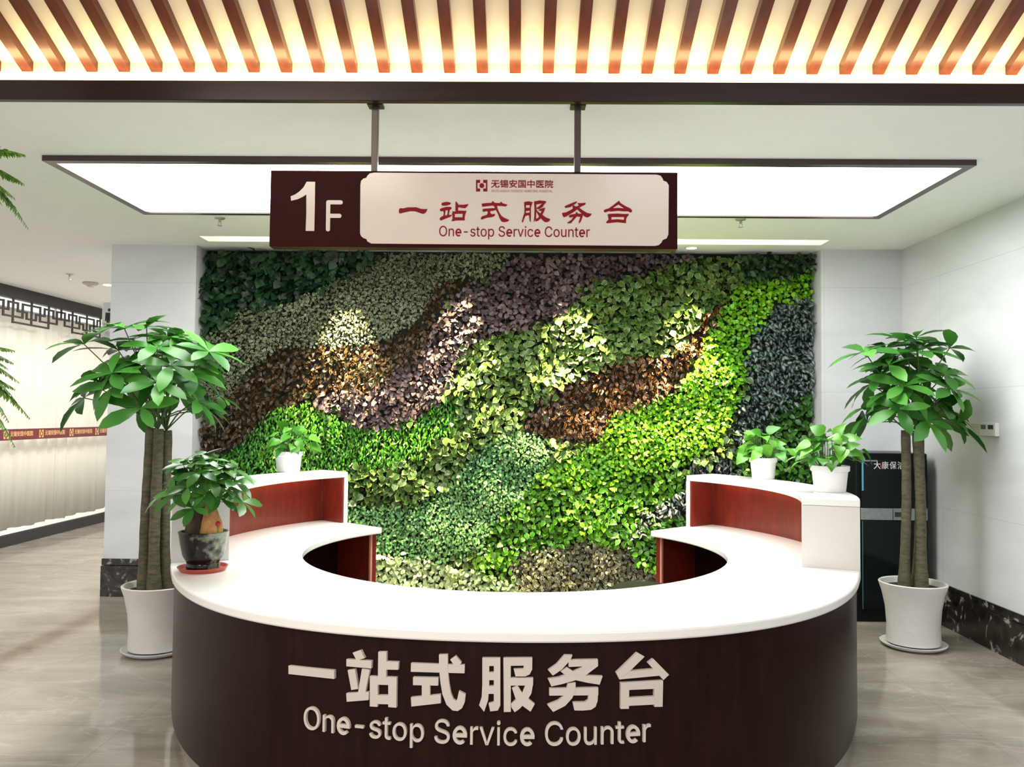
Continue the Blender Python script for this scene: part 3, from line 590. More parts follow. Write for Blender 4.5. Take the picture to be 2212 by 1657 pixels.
# ------------------------------------------------------------------ stool inside the counter
st = thing('round_stool', 'dark brown round stool seat just showing behind the counter rim', 'stool', (.715, 4.86, 0))
bm = bmesh.new(); lathe(bm, [(0, .40), (.17, .40), (.19, .42), (.195, .45), (.18, .478), (.12, .488), (0, .49)], 36); obj('seat', bm, plain('dark_brown_leather', (.012, .009, .008), .45, bump=.2), st, True)
bm = bmesh.new(); lathe(bm, [(0, .10), (.028, .10), (.028, .28), (.020, .28), (.020, .40), (0, .40)], 20); obj('column', bm, M_black, st, True)
for k in range(5):
    a = 2*math.pi*k/5; bm = bmesh.new(); tube(bm, [(.02*math.cos(a), .02*math.sin(a), .11), (.13*math.cos(a), .13*math.sin(a), .085), (.22*math.cos(a), .22*math.sin(a), .06)], [.018, .015, .011], 8); l = obj('leg', bm, M_black, st, True)
    bm = bmesh.new(); bmesh.ops.create_uvsphere(bm, u_segments=12, v_segments=8, radius=.027, matrix=Matrix.Translation((.22*math.cos(a), .22*math.sin(a), .0275))); obj('caster', bm, M_black, l, True)

# ------------------------------------------------------------------ living wall
YW = 6.75
lw = thing('living_wall', 'large green plant wall in wavy bands of many leaf colours', 'plant wall', (-.14, 6.89, 0))
world_parent(obj('backing_panel', bbox(-2.645, 2.366, 6.80, 6.895, .005, ZC-.004), plain('dark_green_backing', (.006, .012, .005), .9)), lw)
# bands drawn as outlines on the wall (photo pixels are only the tracing scale); later ones win
G = dict
BANDS = [
 ('deep_green_foliage', 'deep green broad leaves in the upper left corner', [(400, 500), (840, 500), (835, 548), (780, 578), (700, 625), (640, 655), (520, 668), (462, 722), (400, 735)], G(sp=17, L=.085, asp=.85, c1=(.005, .024, .009), c2=(.018, .07, .020), e=None)),
 ('cream_variegated_foliage', 'small grey-cream variegated leaves in the upper left band', [(400, 735), (462, 722), (520, 668), (640, 655), (700, 620), (780, 575), (835, 545), (835, 500), (1115, 500), (1110, 560), (1060, 592), (990, 603), (935, 640), (905, 690), (850, 728), (780, 748), (690, 748), (600, 752), (545, 790), (500, 850), (455, 880), (400, 890)], G(sp=8.0, L=.034, asp=.6, c1=(.028, .052, .026), c2=(.10, .13, .065), e=(.52, .50, .32), e0=.55, e1=1.0)),
 ('bronze_foliage', 'dark bronze and orange leaves curving below the cream band', [(400, 890), (455, 880), (500, 850), (545, 790), (600, 750), (690, 745), (780, 746), (850, 725), (900, 690), (932, 640), (950, 605), (1035, 595), (1010, 622), (960, 655), (935, 700), (925, 750), (860, 810), (780, 850), (670, 860), (600, 880), (545, 925), (495, 975), (400, 985)], G(sp=12, L=.052, asp=.5, c1=(.008, .010, .004), c2=(.032, .022, .007), e=(.15, .050, .009), e0=.55, e1=.95)),
 ('dusky_purple_foliage', 'dusky purple round leaves in the long middle band', [(1060, 592), (1110, 545), (1115, 500), (1510, 500), (1500, 552), (1400, 590), (1290, 612), (1245, 645), (1205, 690), (1085, 718), (1030, 735), (990, 790), (970, 840), (905, 900), (820, 928), (755, 915), (672, 868), (700, 850), (800, 845), (870, 795), (925, 745), (940, 690), (985, 630)], G(sp=12, L=.052, asp=.85, c1=(.036, .025, .031), c2=(.13, .085, .088), e=None)),
 ('fern_green_foliage', 'bright feathery green foliage in the left arch', [(400, 985), (495, 975), (545, 925), (600, 878), (660, 868), (720, 900), (800, 928), (900, 905), (970, 845), (1000, 835), (975, 940), (900, 985), (830, 1010), (740, 1015), (560, 1030), (400, 1060)], G(sp=9, L=.042, asp=.38, c1=(.010, .11, .005), c2=(.10, .36, .012), e=None, hang=1.3)),
 ('pothos_foliage', 'mixed green variegated leaves in the broad centre', [(1000, 745), (1085, 718), (1205, 690), (1245, 640), (1290, 610), (1400, 588), (1500, 550), (1590, 550), (1600, 590), (1560, 650), (1520, 700), (1445, 775), (1335, 775), (1215, 835), (1150, 885), (1130, 925), (1050, 965), (975, 1040), (880, 1095), (700, 1110), (400, 1080), (400, 1050), (740, 1012), (830, 1008), (905, 980), (975, 935), (1000, 830)], G(sp=15, L=.072, asp=.78, c1=(.018, .07, .009), c2=(.09, .17, .03), e=(.30, .33, .09), e0=.7, e1=1.0)),
 ('orange_brown_foliage', 'dark leaves with orange edges in the right middle band', [(1585, 590), (1565, 690), (1510, 770), (1445, 855), (1355, 890), (1290, 955), (1165, 948), (1125, 915), (1160, 870), (1220, 832), (1335, 775), (1440, 768), (1500, 710), (1555, 645)], G(sp=12, L=.055, asp=.5, c1=(.007, .007, .003), c2=(.036, .018, .006), e=(.24, .08, .014), e0=.5, e1=.95)),
 ('lime_foliage', 'bright lime green small leaves in the sweeping right band', [(1800, 575), (1800, 640), (1665, 660), (1625, 720), (1607, 800), (1602, 860), (1572, 920), (1545, 965), (1480, 1000), (1380, 1025), (1260, 1060), (1140, 1045), (1190, 1000), (1285, 960), (1330, 890), (1450, 850), (1495, 790), (1545, 690), (1585, 620), (1650, 600)], G(sp=10, L=.040, asp=.95, c1=(.06, .25, .005), c2=(.21, .50, .013), e=None)),
 ('silver_leaf_foliage', 'dark teal leaves with silver streaks at the right edge', [(1800, 640), (1800, 840), (1710, 865), (1665, 910), (1625, 950), (1580, 975), (1575, 920), (1607, 860), (1607, 760), (1630, 705), (1680, 650)], G(sp=12, L=.055, asp=.62, c1=(.010, .026, .021), c2=(.030, .058, .050), e=(.20, .27, .25), e0=0, e1=.55, mid=1)),
 ('mid_green_foliage', 'mid green leaves at the right edge behind the raised counter', [(1800, 840), (1800, 1110), (1480, 1110), (1600, 1040), (1565, 985), (1625, 950), (1665, 908), (1710, 862)], G(sp=14, L=.062, asp=.7, c1=(.012, .075, .006), c2=(.065, .20, .015), e=None)),
 ('dark_green_foliage', 'dark green leaves in the upper right corner', [(1590, 500), (1800, 500), (1800, 580), (1650, 602), (1592, 600)], G(sp=14, L=.06, asp=.7, c1=(.008, .03, .009), c2=(.03, .08, .022), e=None)),  # band of naturally dark green leaves
 ('silver_edged_foliage', 'silver and dark leaves sloping down to the right', [(1565, 980), (1610, 1030), (1520, 1100), (1400, 1155), (1335, 1175), (1385, 1090), (1490, 1010)], G(sp=12, L=.058, asp=.55, c1=(.012, .026, .021), c2=(.04, .06, .05), e=(.38, .40, .38), e0=0, e1=.6, mid=1)),
 ('pale_green_foliage', 'fine pale green foliage rising in the centre', [(400, 1080), (745, 1085), (880, 1098), (970, 1045), (1050, 960), (1110, 918), (1200, 960), (1185, 1010), (1145, 1060), (1085, 1120), (1040, 1190), (960, 1215), (820, 1200), (400, 1200)], G(sp=8.0, L=.034, asp=.6, c1=(.04, .19, .06), c2=(.19, .40, .12), e=(.40, .52, .17), e0=.8, e1=1.1)),
 ('vivid_green_foliage', 'vivid green leaves with yellow tips at the lower right', [(1150, 1045), (1260, 1060), (1380, 1022), (1490, 1005), (1480, 1055), (1385, 1110), (1345, 1180), (1240, 1175), (1130, 1195), (1090, 1235), (1020, 1235), (1060, 1140), (1100, 1100)], G(sp=13, L=.060, asp=.72, c1=(.010, .11, .003), c2=(.11, .33, .012), e=(.34, .52, .04), e0=.75, e1=1.1)),
 ('cream_green_foliage', 'pale cream-green foliage at the foot on the left', [(400, 1195), (810, 1190), (900, 1205), (960, 1215), (1060, 1240), (1135, 1275), (1150, 1330), (400, 1330)], G(sp=11, L=.050, asp=.8, c1=(.22, .33, .14), c2=(.48, .60, .32), e=None)),
 ('grey_beige_foliage', 'grey and beige variegated leaves at the foot on the right', [(1095, 1225), (1130, 1192), (1240, 1172), (1340, 1172), (1420, 1215), (1800, 1240), (1800, 1330), (1150, 1330), (1130, 1275)], G(sp=9.0, L=.040, asp=.65, c1=(.045, .07, .04), c2=(.13, .14, .085), e=(.44, .38, .20), e0=.6, e1=1.0)),
 ('leafy_green_foliage', 'fresh green leaves beside the right end of the counter', [(1360, 1175), (1410, 1120), (1490, 1105), (1800, 1100), (1800, 1245), (1425, 1235), (1375, 1215)], G(sp=13, L=.060, asp=.75, c1=(.016, .11, .005), c2=(.085, .25, .015), e=None)),
]
def inside(px, py, poly):
    x0 = np.array([p[0] for p in poly]); y0 = np.array([p[1] for p in poly]); x1 = np.roll(x0, -1); y1 = np.roll(y0, -1); r = np.zeros(len(px), bool)
    for a, b, c, d in zip(x0, y0, x1, y1):
        if b == d: continue
        r ^= ((b > py) != (d > py)) & (px < (c-a)*(py-b)/(d-b)+a)
    return r
def smooth_noise(x, z, f, seed):
    q = np.random.default_rng(seed); out = 0
    for k in range(5):
        a, b, p = q.normal(0, f, 3); out = out+np.sin(a*x+b*z+p*9)
    return out/2.2
MPX = 6.75/F_
for bi, (nm, lab, poly, g) in enumerate(BANDS):
    sp = g['sp']*MPX*.47; xs = np.arange(-2.635, 2.36, sp); zs = np.arange(.03, ZC-.02, sp)
    X, Z = [a.ravel() for a in np.meshgrid(xs, zs)]; X = X+rng.normal(0, sp*.4, len(X)); Z = Z+rng.normal(0, sp*.4, len(Z))
    pxs, pys = project(np.stack([X, np.full_like(X, 6.74), Z], 1))
    jx = pxs+rng.normal(0, 5, len(X)); jy = pys+rng.normal(0, 5, len(X))
    keep = inside(jx, jy, poly)
    if nm == 'pothos_foliage':
        free = np.ones(len(X), bool)
        for _, _, poly2, _ in BANDS: free &= ~inside(jx, jy, poly2)
        keep |= free
    for nm2, _, poly2, _ in BANDS[bi+1:]: keep &= ~inside(jx, jy, poly2)
    keep &= (X > -2.640) & (X < 2.361)
    X, Z = X[keep], Z[keep]; n = len(X); L = g['L']
    dep = .035*smooth_noise(X, Z, 9, bi)+rng.random(n)*.075
    P = np.stack([X, YW+.03-np.clip(dep, -.02, .115), Z], 1)
    hang = g.get('hang', .75)
    A = np.stack([rng.normal(0, .75, n), -.45-.5*rng.random(n), -hang+rng.normal(0, .55, n)], 1)
    N = np.stack([rng.normal(0, .65, n), -.8+rng.normal(0, .3, n), .55+rng.normal(0, .6, n)], 1)
    Ls = L*(.58+.55*rng.random(n))
    tint = np.clip(.5+.22*smooth_noise(X, Z, 6, 50+bi)+rng.normal(0, .26, n), 0, 1)
    m = leaf_mat(nm, g['c1'], g['c2'], g['e'], g.get('e0', .45), g.get('e1', .8), rough=.38, mid=bool(g.get('mid')))
    o = leaves(nm, P, A, N, Ls, Ls*g['asp'], m, None, prof=((0, .12), (.3, .95), (.65, .80), (1, .04)), fold=.22, droop=.22, tint=tint)
    world_parent(o, lw); o['kind'] = 'stuff'; o['label'] = lab

# ------------------------------------------------------------------ potted money trees
M_tree = leaf_mat('money_tree_leaf', (.020, .115, .014), (.085, .30, .042), None, rough=.32, trans=.18)
M_tree2 = leaf_mat('young_money_tree_leaf', (.022, .105, .016), (.085, .28, .045), None, rough=.26, trans=.15)
M_petiole = plain('green_leaf_stalk', (.06, .13, .03), .5)
LEAFP = ((0, .05), (.12, .30), (.35, .80), (.6, 1.0), (.82, .72), (1, .04))
def palmate(ends, axes, nl, L, wr, q, droop=.35):
    """leaflets spread round the end of every stalk"""
    P, A, N, Ls = [], [], [], []
    for e, ax in zip(ends, axes):
        ax = ax/np.linalg.norm(ax); u = np.cross(ax, [0.3, .2, 1.0]); u /= np.linalg.norm(u)+1e-6; v = np.cross(ax, u); k = nl+int(q.integers(-1, 2)); ph = q.random()*6.28
        for j in range(k):
            a = ph+2*math.pi*j/k+q.normal(0, .12); d = u*math.cos(a)+v*math.sin(a)
            A.append(d+ax*(.25+q.normal(0, .12))); N.append(ax+q.normal(0, .12, 3)); P.append(e); Ls.append(L*(.75+.45*q.random()))
    return np.array(P), np.array(A), np.array(N), np.array(Ls)
def crown(parent, centers, spots, nl, L, wr, mat, seed, zdroop=.35, rad=.004):
    q = np.random.default_rng(seed); bm = bmesh.new(); ends = []; axes = []
    for (c, e, ax) in spots:
        c, e = Vector(c), Vector(e); mid = c.lerp(e, .5)+Vector((0, 0, .10*(e-c).length)); pts = [c, c.lerp(mid, .6)+Vector((0, 0, .03*(e-c).length)), mid, e.lerp(mid, .4), e]
        tube(bm, pts, [rad*1.3, rad*1.1, rad, rad*.9, rad*.8], 6); ends.append(np.array(e)); axes.append(np.array(ax))
    obj('stalks', bm, M_petiole, parent, True)
    P, A, N, Ls = palmate(ends, axes, nl, L, wr, q)
    return leaves('foliage', P, A, N, Ls, Ls*wr, mat, parent, prof=LEAFP, fold=.16, droop=zdroop+.2*q.random(len(P)))
def tall_pot(t):
    bm = bmesh.new(); lathe(bm, [(0, .03), (.16, .03), (.163, .06), (.160, .14), (.168, .25), (.188, .35), (.206, .402), (.208, .412), (.202, .417), (.192, .412), (.186, .395), (.170, .36), (.160, .345), (0, .345)], 48); obj('pot', bm, M_pot, t, True)
    bm = bmesh.new(); lathe(bm, [(0, .0008), (.165, .0008), (.195, .018), (.203, .030), (.196, .031), (.175, .018), (0, .016)], 48); obj('saucer', bm, M_pot, t, True)
    bm = bmesh.new(); lathe(bm, [(0, .385), (.10, .383), (.178, .378), (.176, .36), (0, .36)], 32); obj('soil', bm, M_soil, t, True)
def money_tree(x, y, label, trunks, seed, cx, rx, z0, z1, n, extra=()):
    t = thing('potted_money_tree', label, 'potted tree', (x, y, 0), 'tall potted trees beside the counter'); tall_pot(t); q = np.random.default_rng(seed); tops = []
    for (bx, by, tx, ty, zt, r) in trunks:
        bm = bmesh.new(); k = 14; pts = []; rr = []
        for i in range(k+1):
            s = i/k; pts.append((bx+(tx-bx)*s+.006*math.sin(5*s+seed), by+(ty-by)*s, .37+(zt-.37)*s)); rr.append(r*(1.25-.35*min(1, s*5) - .08*s+(.05 if i % 2 else 0)))
        tube(bm, pts, rr, 12); obj('trunk', bm, M_bark, t, True); tops.append(Vector((tx, ty, zt)))
    spots = []
    for i in range(n):
        h = (i+.5)/n; az = i*2.39996+q.normal(0, .25); rad = rx*math.sqrt(max(.02, 1-(h**1.6)*.92))*(.62+.45*q.random()); z = z0+(z1-z0)*h+q.normal(0, .035)
        e = (cx+rad*math.cos(az), rad*.95*math.sin(az), z); ax = (math.cos(az)*(.95-.85*h)+q.normal(0, .15), math.sin(az)*(.95-.85*h)+q.normal(0, .15), .60+.5*h); spots.append((tops[i % len(tops)], e, ax))
    for e, ax in extra: spots.append((tops[0], e, ax))
    crown(t, None, spots, 6, .232, .36, M_tree, seed, .16); return t
money_tree(-2.245, 5.10, 'tall potted money tree in front of the pale stone pillar by the corridor', [(-.075, -.02, -.075, 0, 1.375, .037), (.0, -.05, -.015, -.02, 1.37, .037), (.03, .04, .015, .03, 1.36, .036)], 3, -.03, .41, 1.47, 1.97, 34, [((-.42, -.15, 1.88), (-.3, -.1, .9)), ((-.38, -.05, 1.66), (-.6, 0, .7)), ((.36, -.2, 1.84), (.4, -.3, .8))])
money_tree(2.545, 5.44, 'tall potted money tree in front of the black glass cabinet', [(-.060, -.02, -.035, 0, 1.40, .034), (.04, -.045, .03, -.02, 1.40, .037), (.055, .04, .068, .03, 1.39, .034)], 5, -.035, .31, 1.45, 1.98, 30, [((.20, -.1, 1.93), (.3, 0, .9)), ((-.34, -.1, 1.90), (-.3, -.1, .9))])

# small money tree in a glazed pot on the counter
BX, BY, BZ = -1.445, 3.745, .7604
t = thing('potted_money_plant', 'bushy small money tree in a dark glazed pot on the counter top', 'potted plant', (BX, BY, BZ))
bm = bmesh.new(); lathe(bm, [(0, 0), (.095, 0), (.108, .016), (.110, .020), (.104, .020), (.092, .008), (0, .007)], 40); obj('saucer', bm, M_terracotta, t, True)
def glaze():
    m, nt, b = nodes_of('dark_speckled_glaze'); L = nt.links.new; tc = nt.nodes.new('ShaderNodeTexCoord'); n = nt.nodes.new('ShaderNodeTexNoise'); n.inputs['Scale'].default_value = 26; n.inputs['Detail'].default_value = 6
    L(tc.outputs['Object'], n.inputs['Vector']); sp = nt.nodes.new('ShaderNodeSeparateXYZ'); L(tc.outputs['Object'], sp.inputs[0])
    mt = nt.nodes.new('ShaderNodeMath'); mt.operation = 'MULTIPLY_ADD'; L(sp.outputs[0], mt.inputs[0]); mt.inputs[1].default_value = 3.2; L(n.outputs['Fac'], mt.inputs[2])
    mz = nt.nodes.new('ShaderNodeMath'); mz.operation = 'MULTIPLY_ADD'; L(sp.outputs[2], mz.inputs[0]); mz.inputs[1].default_value = 1.1; L(mt.outputs[0], mz.inputs[2])
    r = nt.nodes.new('ShaderNodeValToRGB'); e = r.color_ramp.elements; e[0].position = .74; e[0].color = (.010, .007, .006, 1); e[1].position = .98; e[1].color = (.22, .25, .19, 1); k = e.new(.84); k.color = (.09, .10, .07, 1)
    L(mz.outputs[0], r.inputs['Fac']); L(r.outputs['Color'], b.inputs['Base Color']); b.inputs['Roughness'].default_value = .10; b.inputs['Specular IOR Level'].default_value = .3; return m
bm = bmesh.new(); lathe(bm, [(0, .009), (.072, .009), (.074, .028), (.070, .036), (.088, .07), (.098, .12), (.105, .165), (.109, .176), (.102, .178), (.096, .170), (.09, .155), (0, .155)], 40, wob=lambda u, z: 1+.022*math.sin(2*math.pi*u*6)*(z > .05)); obj('pot', bm, glaze(), t, True)
bm = bmesh.new(); lathe(bm, [(0, .160), (.06, .160), (.090, .156), (.08, .150), (0, .150)], 28); obj('soil', bm, M_soil, t, True)
bm = bmesh.new(); tube(bm, [(-.038, -.01, .155), (-.036, -.01, .20), (-.030, -.005, .25), (-.022, 0, .29), (-.020, .0, .32)], [.046, .042, .036, .028, .016], 14); obj('trunk', bm, M_bark_dark, t, True)
bm = bmesh.new(); tube(bm, [(.040, -.015, .155), (.042, -.015, .185), (.040, -.012, .215), (.034, -.006, .245), (.028, 0, .28), (.022, 0, .31)], [.052, .050, .046, .036, .028, .014], 14); obj('trunk', bm, M_bark_tan, t, True)
q = np.random.default_rng(21); spots = []
for i in range(32):
    h = (i+.5)/32; az = i*2.39996; rad = .165*math.sqrt(max(.03, 1-h**1.5*.9))*(.55+.65*q.random()); yy = rad*math.sin(az); yy *= .45 if yy > 0 else 1; spots.append(((-.02 if i % 2 else .024, 0, .30), (.0+rad*math.cos(az), yy, .29+.22*h+q.normal(0, .012)), (math.cos(az)*(.7-.4*h), (math.sin(az)-.25)*(.7-.4*h), .7+.3*h)))
crown(t, None, spots, 6, .112, .37, M_tree2, 22, .14, .002)
fl = thing('red_flower_pick', 'tiny red flower on a green stem in the dark glazed pot', 'flower', (BX+.078, BY-.045, BZ+.150))
bm = bmesh.new(); tube(bm, [(0, 0, .006), (.002, 0, .03), (.004, 0, .058)], .0035, 6); obj('stem', bm, plain('bright_green_stem', (.05, .26, .03), .5), fl, True)
bm = bmesh.new(); bmesh.ops.create_icosphere(bm, subdivisions=2, radius=.012, matrix=Matrix.Translation((.004, 0, .066))); obj('blossom', bm, plain('red_blossom', (.45, .01, .03), .5), fl, True)

# ------------------------------------------------------------------ small pothos pots on the raised ends
M_poth = leaf_mat('pothos_leaf', (.030, .17, .014), (.14, .42, .035), None, rough=.30, trans=.15)
HEART = ((0, .30), (.10, .85), (.32, 1.0), (.62, .70), (.85, .30), (1, .02))
def pothos(x, y, r, h, label, seed, n, spread):
    t = thing('potted_pothos', label, 'potted plant', (x, y, ZR+.0006), 'small white pots on the raised counter ends')
    bm = bmesh.new(); lathe(bm, [(0, 0), (r*.76, 0), (r*.79, .004), (r*.90, h*.76), (r*.985, h*.80), (r, h*.99), (r*.96, h), (r*.92, h*.97), (r*.86, h*.86), (0, h*.86)], 40); obj('pot', bm, M_plasticpot, t, True)
    bm = bmesh.new(); lathe(bm, [(0, h*.92), (r*.5, h*.92), (r*.86, h*.89), (r*.80, h*.865), (0, h*.865)], 24); obj('soil', bm, M_soil, t, True)
    q = np.random.default_rng(seed); P, A, N, L = [], [], [], []; bm = bmesh.new()
    for i in range(n):
        f = (i+.5)/n; az = i*2.39996+q.normal(0, .3); rad = spread*(.35+.65*q.random())*math.sqrt(max(.06, 1-f**1.7)); z = h*.98+.02+f*(spread*.78)+q.normal(0, .010)
        b = Vector((r*.45*math.cos(az), r*.45*math.sin(az), h*.9)); e = Vector((rad*math.cos(az), rad*math.sin(az), z))
        if e.xy.length < r*1.05: e.z = max(e.z, h+.03)
        mid = b.lerp(e, .5)+Vector((0, 0, .035)); tube(bm, [b, mid, e], .0022, 5)
        o = np.array([math.cos(az), math.sin(az), 0]); A.append(o*(.9-.3*f)+np.array([0, 0, -.25+.5*f])+q.normal(0, .35, 3)); N.append(o*.35+np.array([0, -.25, .9])+q.normal(0, .35, 3)); P.append(e); L.append((.062+.038*q.random()))
    obj('stems', bm, M_petiole, t, True); L = np.array(L)
    leaves('foliage', P, A, N, L, L*.78, M_poth, t, prof=HEART, fold=.2, droop=.25+.2*q.random(n)); return t
pothos(-1.535, 5.40, .094, .132, 'pothos in a small white pot on the left raised counter end', 31, 46, .17)
pothos(1.512, 5.215, .086, .130, 'pothos in a small white pot on the right raised end, nearer the plant wall', 32, 46, .165)
pothos(1.605, 4.340, .099, .136, 'pothos in a small white pot on the right raised end, nearer the camera', 33, 54, .18)

# ------------------------------------------------------------------ black cabinet in the right corner
FX0, FX1, FY = 2.432, 2.955, 6.05
cb = thing('disinfection_cabinet', 'tall black glass-fronted cabinet standing in the right corner', 'cabinet', ((FX0+FX1)/2, 6.28, 0))
wp = lambda o: world_parent(o, cb)
wp(obj('body', bevbox(FX0, FX1, FY+.022, 6.54, .0008, 1.222, .012, 3), M_fridge, None, True))
up = wp(obj('door', bevbox(FX0+.035, FX1-.012, FY, FY+.0215, .826, 1.176, .003), M_fridge_glass)); lo = wp(obj('door', bevbox(FX0+.035, FX1-.012, FY, FY+.0215, .094, .735, .003), M_fridge_glass))
MB = emis('blue_edge_glow', (.10, .42, .75), .55)
def csub(name, bm, mat, p): o = obj(name, bm, mat); o.parent = p; return o
csub('edge_trim', bbox(FX0+.036, FX0+.048, FY-.0025, FY-.0004, .95, 1.172), plain('blue_edge_trim', (.10, .42, .62), .3), up)
csub('edge_trim', bbox(FX0+.036, FX0+.041, FY-.0025, FY-.0004, .098, .73), plain('dim_blue_edge_trim', (.05, .16, .20), .3), lo)
csub('top_trim', bbox(FX0+.05, FX0+.15, FY-.002, FY-.0004, 1.162, 1.172), plain('grey_top_trim', (.25, .26, .28), .3), up)
pl = wp(obj('control_panel', bevbox(FX0+.035, FX1-.012, FY+.001, FY+.0215, .738, .823, .002), M_panel_grey))
csub('display', bbox(2.705, 2.775, FY-.002, FY+.0006, .762, .797), M_dark_display, pl); csub('seam', bbox(2.690, 2.694, FY-.001, FY+.0006, .739, .822), M_dark_display, pl)
M_white_print = plain('white_print', (.78, .80, .82), .4)
for k, ch in enumerate('大康保洁'):
    v, f = text_mesh(ch, .006, .05); x = on_y(1887.3+k*17.1, 1000, FY).x; qv = fit_text(v, .050, .055); w = np.c_[x+qv[:, 0], FY-.0004-.0012*qv[:, 2], 1.108+qv[:, 1]]; csub('character', (w, f), M_white_print, up)
bm = bmesh.new(); x = on_y(1903, 1005, FY).x; bmesh.ops.create_cone(bm, cap_ends=True, segments=16, radius1=.008, radius2=.008, depth=.001, matrix=Matrix.Translation((x, FY-.0022, 1.128)) @ Matrix.Rotation(R(90), 4, 'X')); csub('red_dot', bm, plain('red_dot_print', (.6, .01, .05), .4), up)

# ------------------------------------------------------------------ control box on the right wall
ct = thing('wall_thermostat', 'cream wall control box with two dark displays on the right wall', 'thermostat', (XR, 5.44, 1.37))
wp2 = lambda o: world_parent(o, ct)
wp2(obj('blank_plate', bevbox(XR-.022, XR-.0006, 5.448, 5.62, 1.370, 1.452, .004), plain('aged_cream_plastic', (.66, .63, .52), .45)))
hb = wp2(obj('housing', bevbox(XR-.030, XR-.0006, 5.267, 5.446, 1.368, 1.454, .004), plain('white_switch_plastic', (.70, .70, .66), .45)))
for y0, y1, c in ((5.375, 5.430, (.10, .11, .11)), (5.290, 5.350, (.03, .035, .035))):
    o = obj('display', bbox(XR-.0312, XR-.0298, y0, y1, 1.412, 1.440), plain('screen_%d' % int(c[0]*100), c, .2)); o.parent = hb

# ------------------------------------------------------------------ corridor glass front on the left
XG = -5.60
bm = bmesh.new(); box(bm, XG-.03, XG+.03, 6.0, 12.4, .0, .12); struct('trim_glass_base', bm, M_black)
bm = bmesh.new(); box(bm, XG-.04, XG+.04, 6.0, 12.4, 2.70, ZC); struct('trim_glass_head', bm, M_lattice)
for k, (a, b) in enumerate(((6.0, 10.055), (10.063, 12.395))):
    bm = bmesh.new(); box(bm, XG-.005, XG+.005, a, b, .12, 2.70); struct('window_%d' % (k+1), bm, M_glass)
la = thing('lattice_screen', 'dark geometric wooden lattice hanging along the top of the glass front', 'lattice', (XG+.02, 9.8, 2.70))
LAT = [[(-130, 140), (280, 200), (262, 700)], [(650, 290), (628, 750)], [(990, 360), (970, 820)], [(262, 700), (970, 820)],
       [(10, 255), (80, 260), (75, 550), (262, 580), (460, 615), (465, 345), (645, 385), (815, 410), (805, 690), (970, 715), (1140, 745), (1150, 500), (1225, 510), (1305, 525), (1295, 775), (1445, 805), (1590, 830), (1595, 600), (1735, 630), (1885, 655), (1870, 880), (2005, 905)],
       [(-100, 385), (75, 430), (175, 440), (180, 285), (280, 310), (370, 325), (365, 485), (465, 500), (545, 515), (540, 635), (630, 655), (725, 665), (730, 550), (815, 575), (895, 580), (905, 440), (990, 465), (1075, 480), (1070, 625), (1150, 640), (1225, 650), (1300, 660), (1380, 680), (1385, 550), (1455, 565), (1535, 580), (1530, 720), (1600, 735), (1670, 750), (1665, 855), (1725, 870), (1800, 875), (1805, 770), (1870, 785), (1945, 790), (1945, 670), (2005, 680)],
       [(1228, 400), (1230, 650)], [(1460, 460), (1445, 910)], [(1745, 525), (1730, 955)], [(2005, 570), (2000, 1000)], [(1445, 910), (2000, 1000)]]
LAT[0] = [(280, 190), (262, 700)]
bm = bmesh.new(); k = 0
for pl_ in LAT:
    pts = [on_x(p[0]/9.217, 620+p[1]/9.217, XG+.02) for p in pl_]
    for a, b in zip(pts, pts[1:]):
        k += 1; w = .0105; e = .0002*(k % 5); horizontal = abs(a.y-b.y) > abs(a.z-b.z)
        if horizontal: z = (a.z+b.z)/2; box(bm, XG+.010, XG+.018+e, min(a.y, b.y)-w, max(a.y, b.y)+w, z-w, z+w)
        else: y = (a.y+b.y)/2; box(bm, XG+.010, XG+.018+e, y-w*1.6, y+w*1.6, min(a.z, b.z)-w, max(a.z, b.z)+w)
world_parent(obj('fretwork', bm, M_lattice), la)
# red printed band on the glass
bd = thing('glass_sticker_band', 'red band with gold emblems and hospital name across the glass front', 'sticker', (XG+.006, 9.5, 1.15))
world_parent(obj('band', bbox(XG+.0056, XG+.0070, 6.0, 12.35, 1.148, 1.270), M_bandred), bd)
ys = [on_x(px, 945, XG).y for px in (6, 83, 147, 205)]
step = .62
for y0 in (ys[0], ys[1], ys[1]+step*1.03, ys[1]+2.02*step):
    bm = bmesh.new(); s = .088/275
    for p in EMB: prism(bm, [(XG+.0088, y0+(q[0]-202)*s, 1.165+(427-q[1])*s) for q in p], [(XG+.0072, y0+(q[0]-202)*s, 1.165+(427-q[1])*s) for q in p])
    world_parent(obj('emblem', bm, M_gold), bd)
    v, f = text_mesh('无锡安国中医院', .015, .05); qv = fit_text(v, .42, .058); w = np.c_[XG+.0072+.0014*qv[:, 2], y0+.115+qv[:, 0], 1.188+qv[:, 1]]
    world_parent(obj('hospital_name', (w, f), M_gold), bd)
bm = bmesh.new(); box(bm, XG-.175, XG-.145, 6.0, 12.39, 2.605, 2.63)
for y in (6.2, 8.1, 10.0, 12.0): box(bm, XG-.17, XG-.15, y, y+.02, 2.63, ZC)
struct('trim_curtain_rail', bm, M_sign_white)
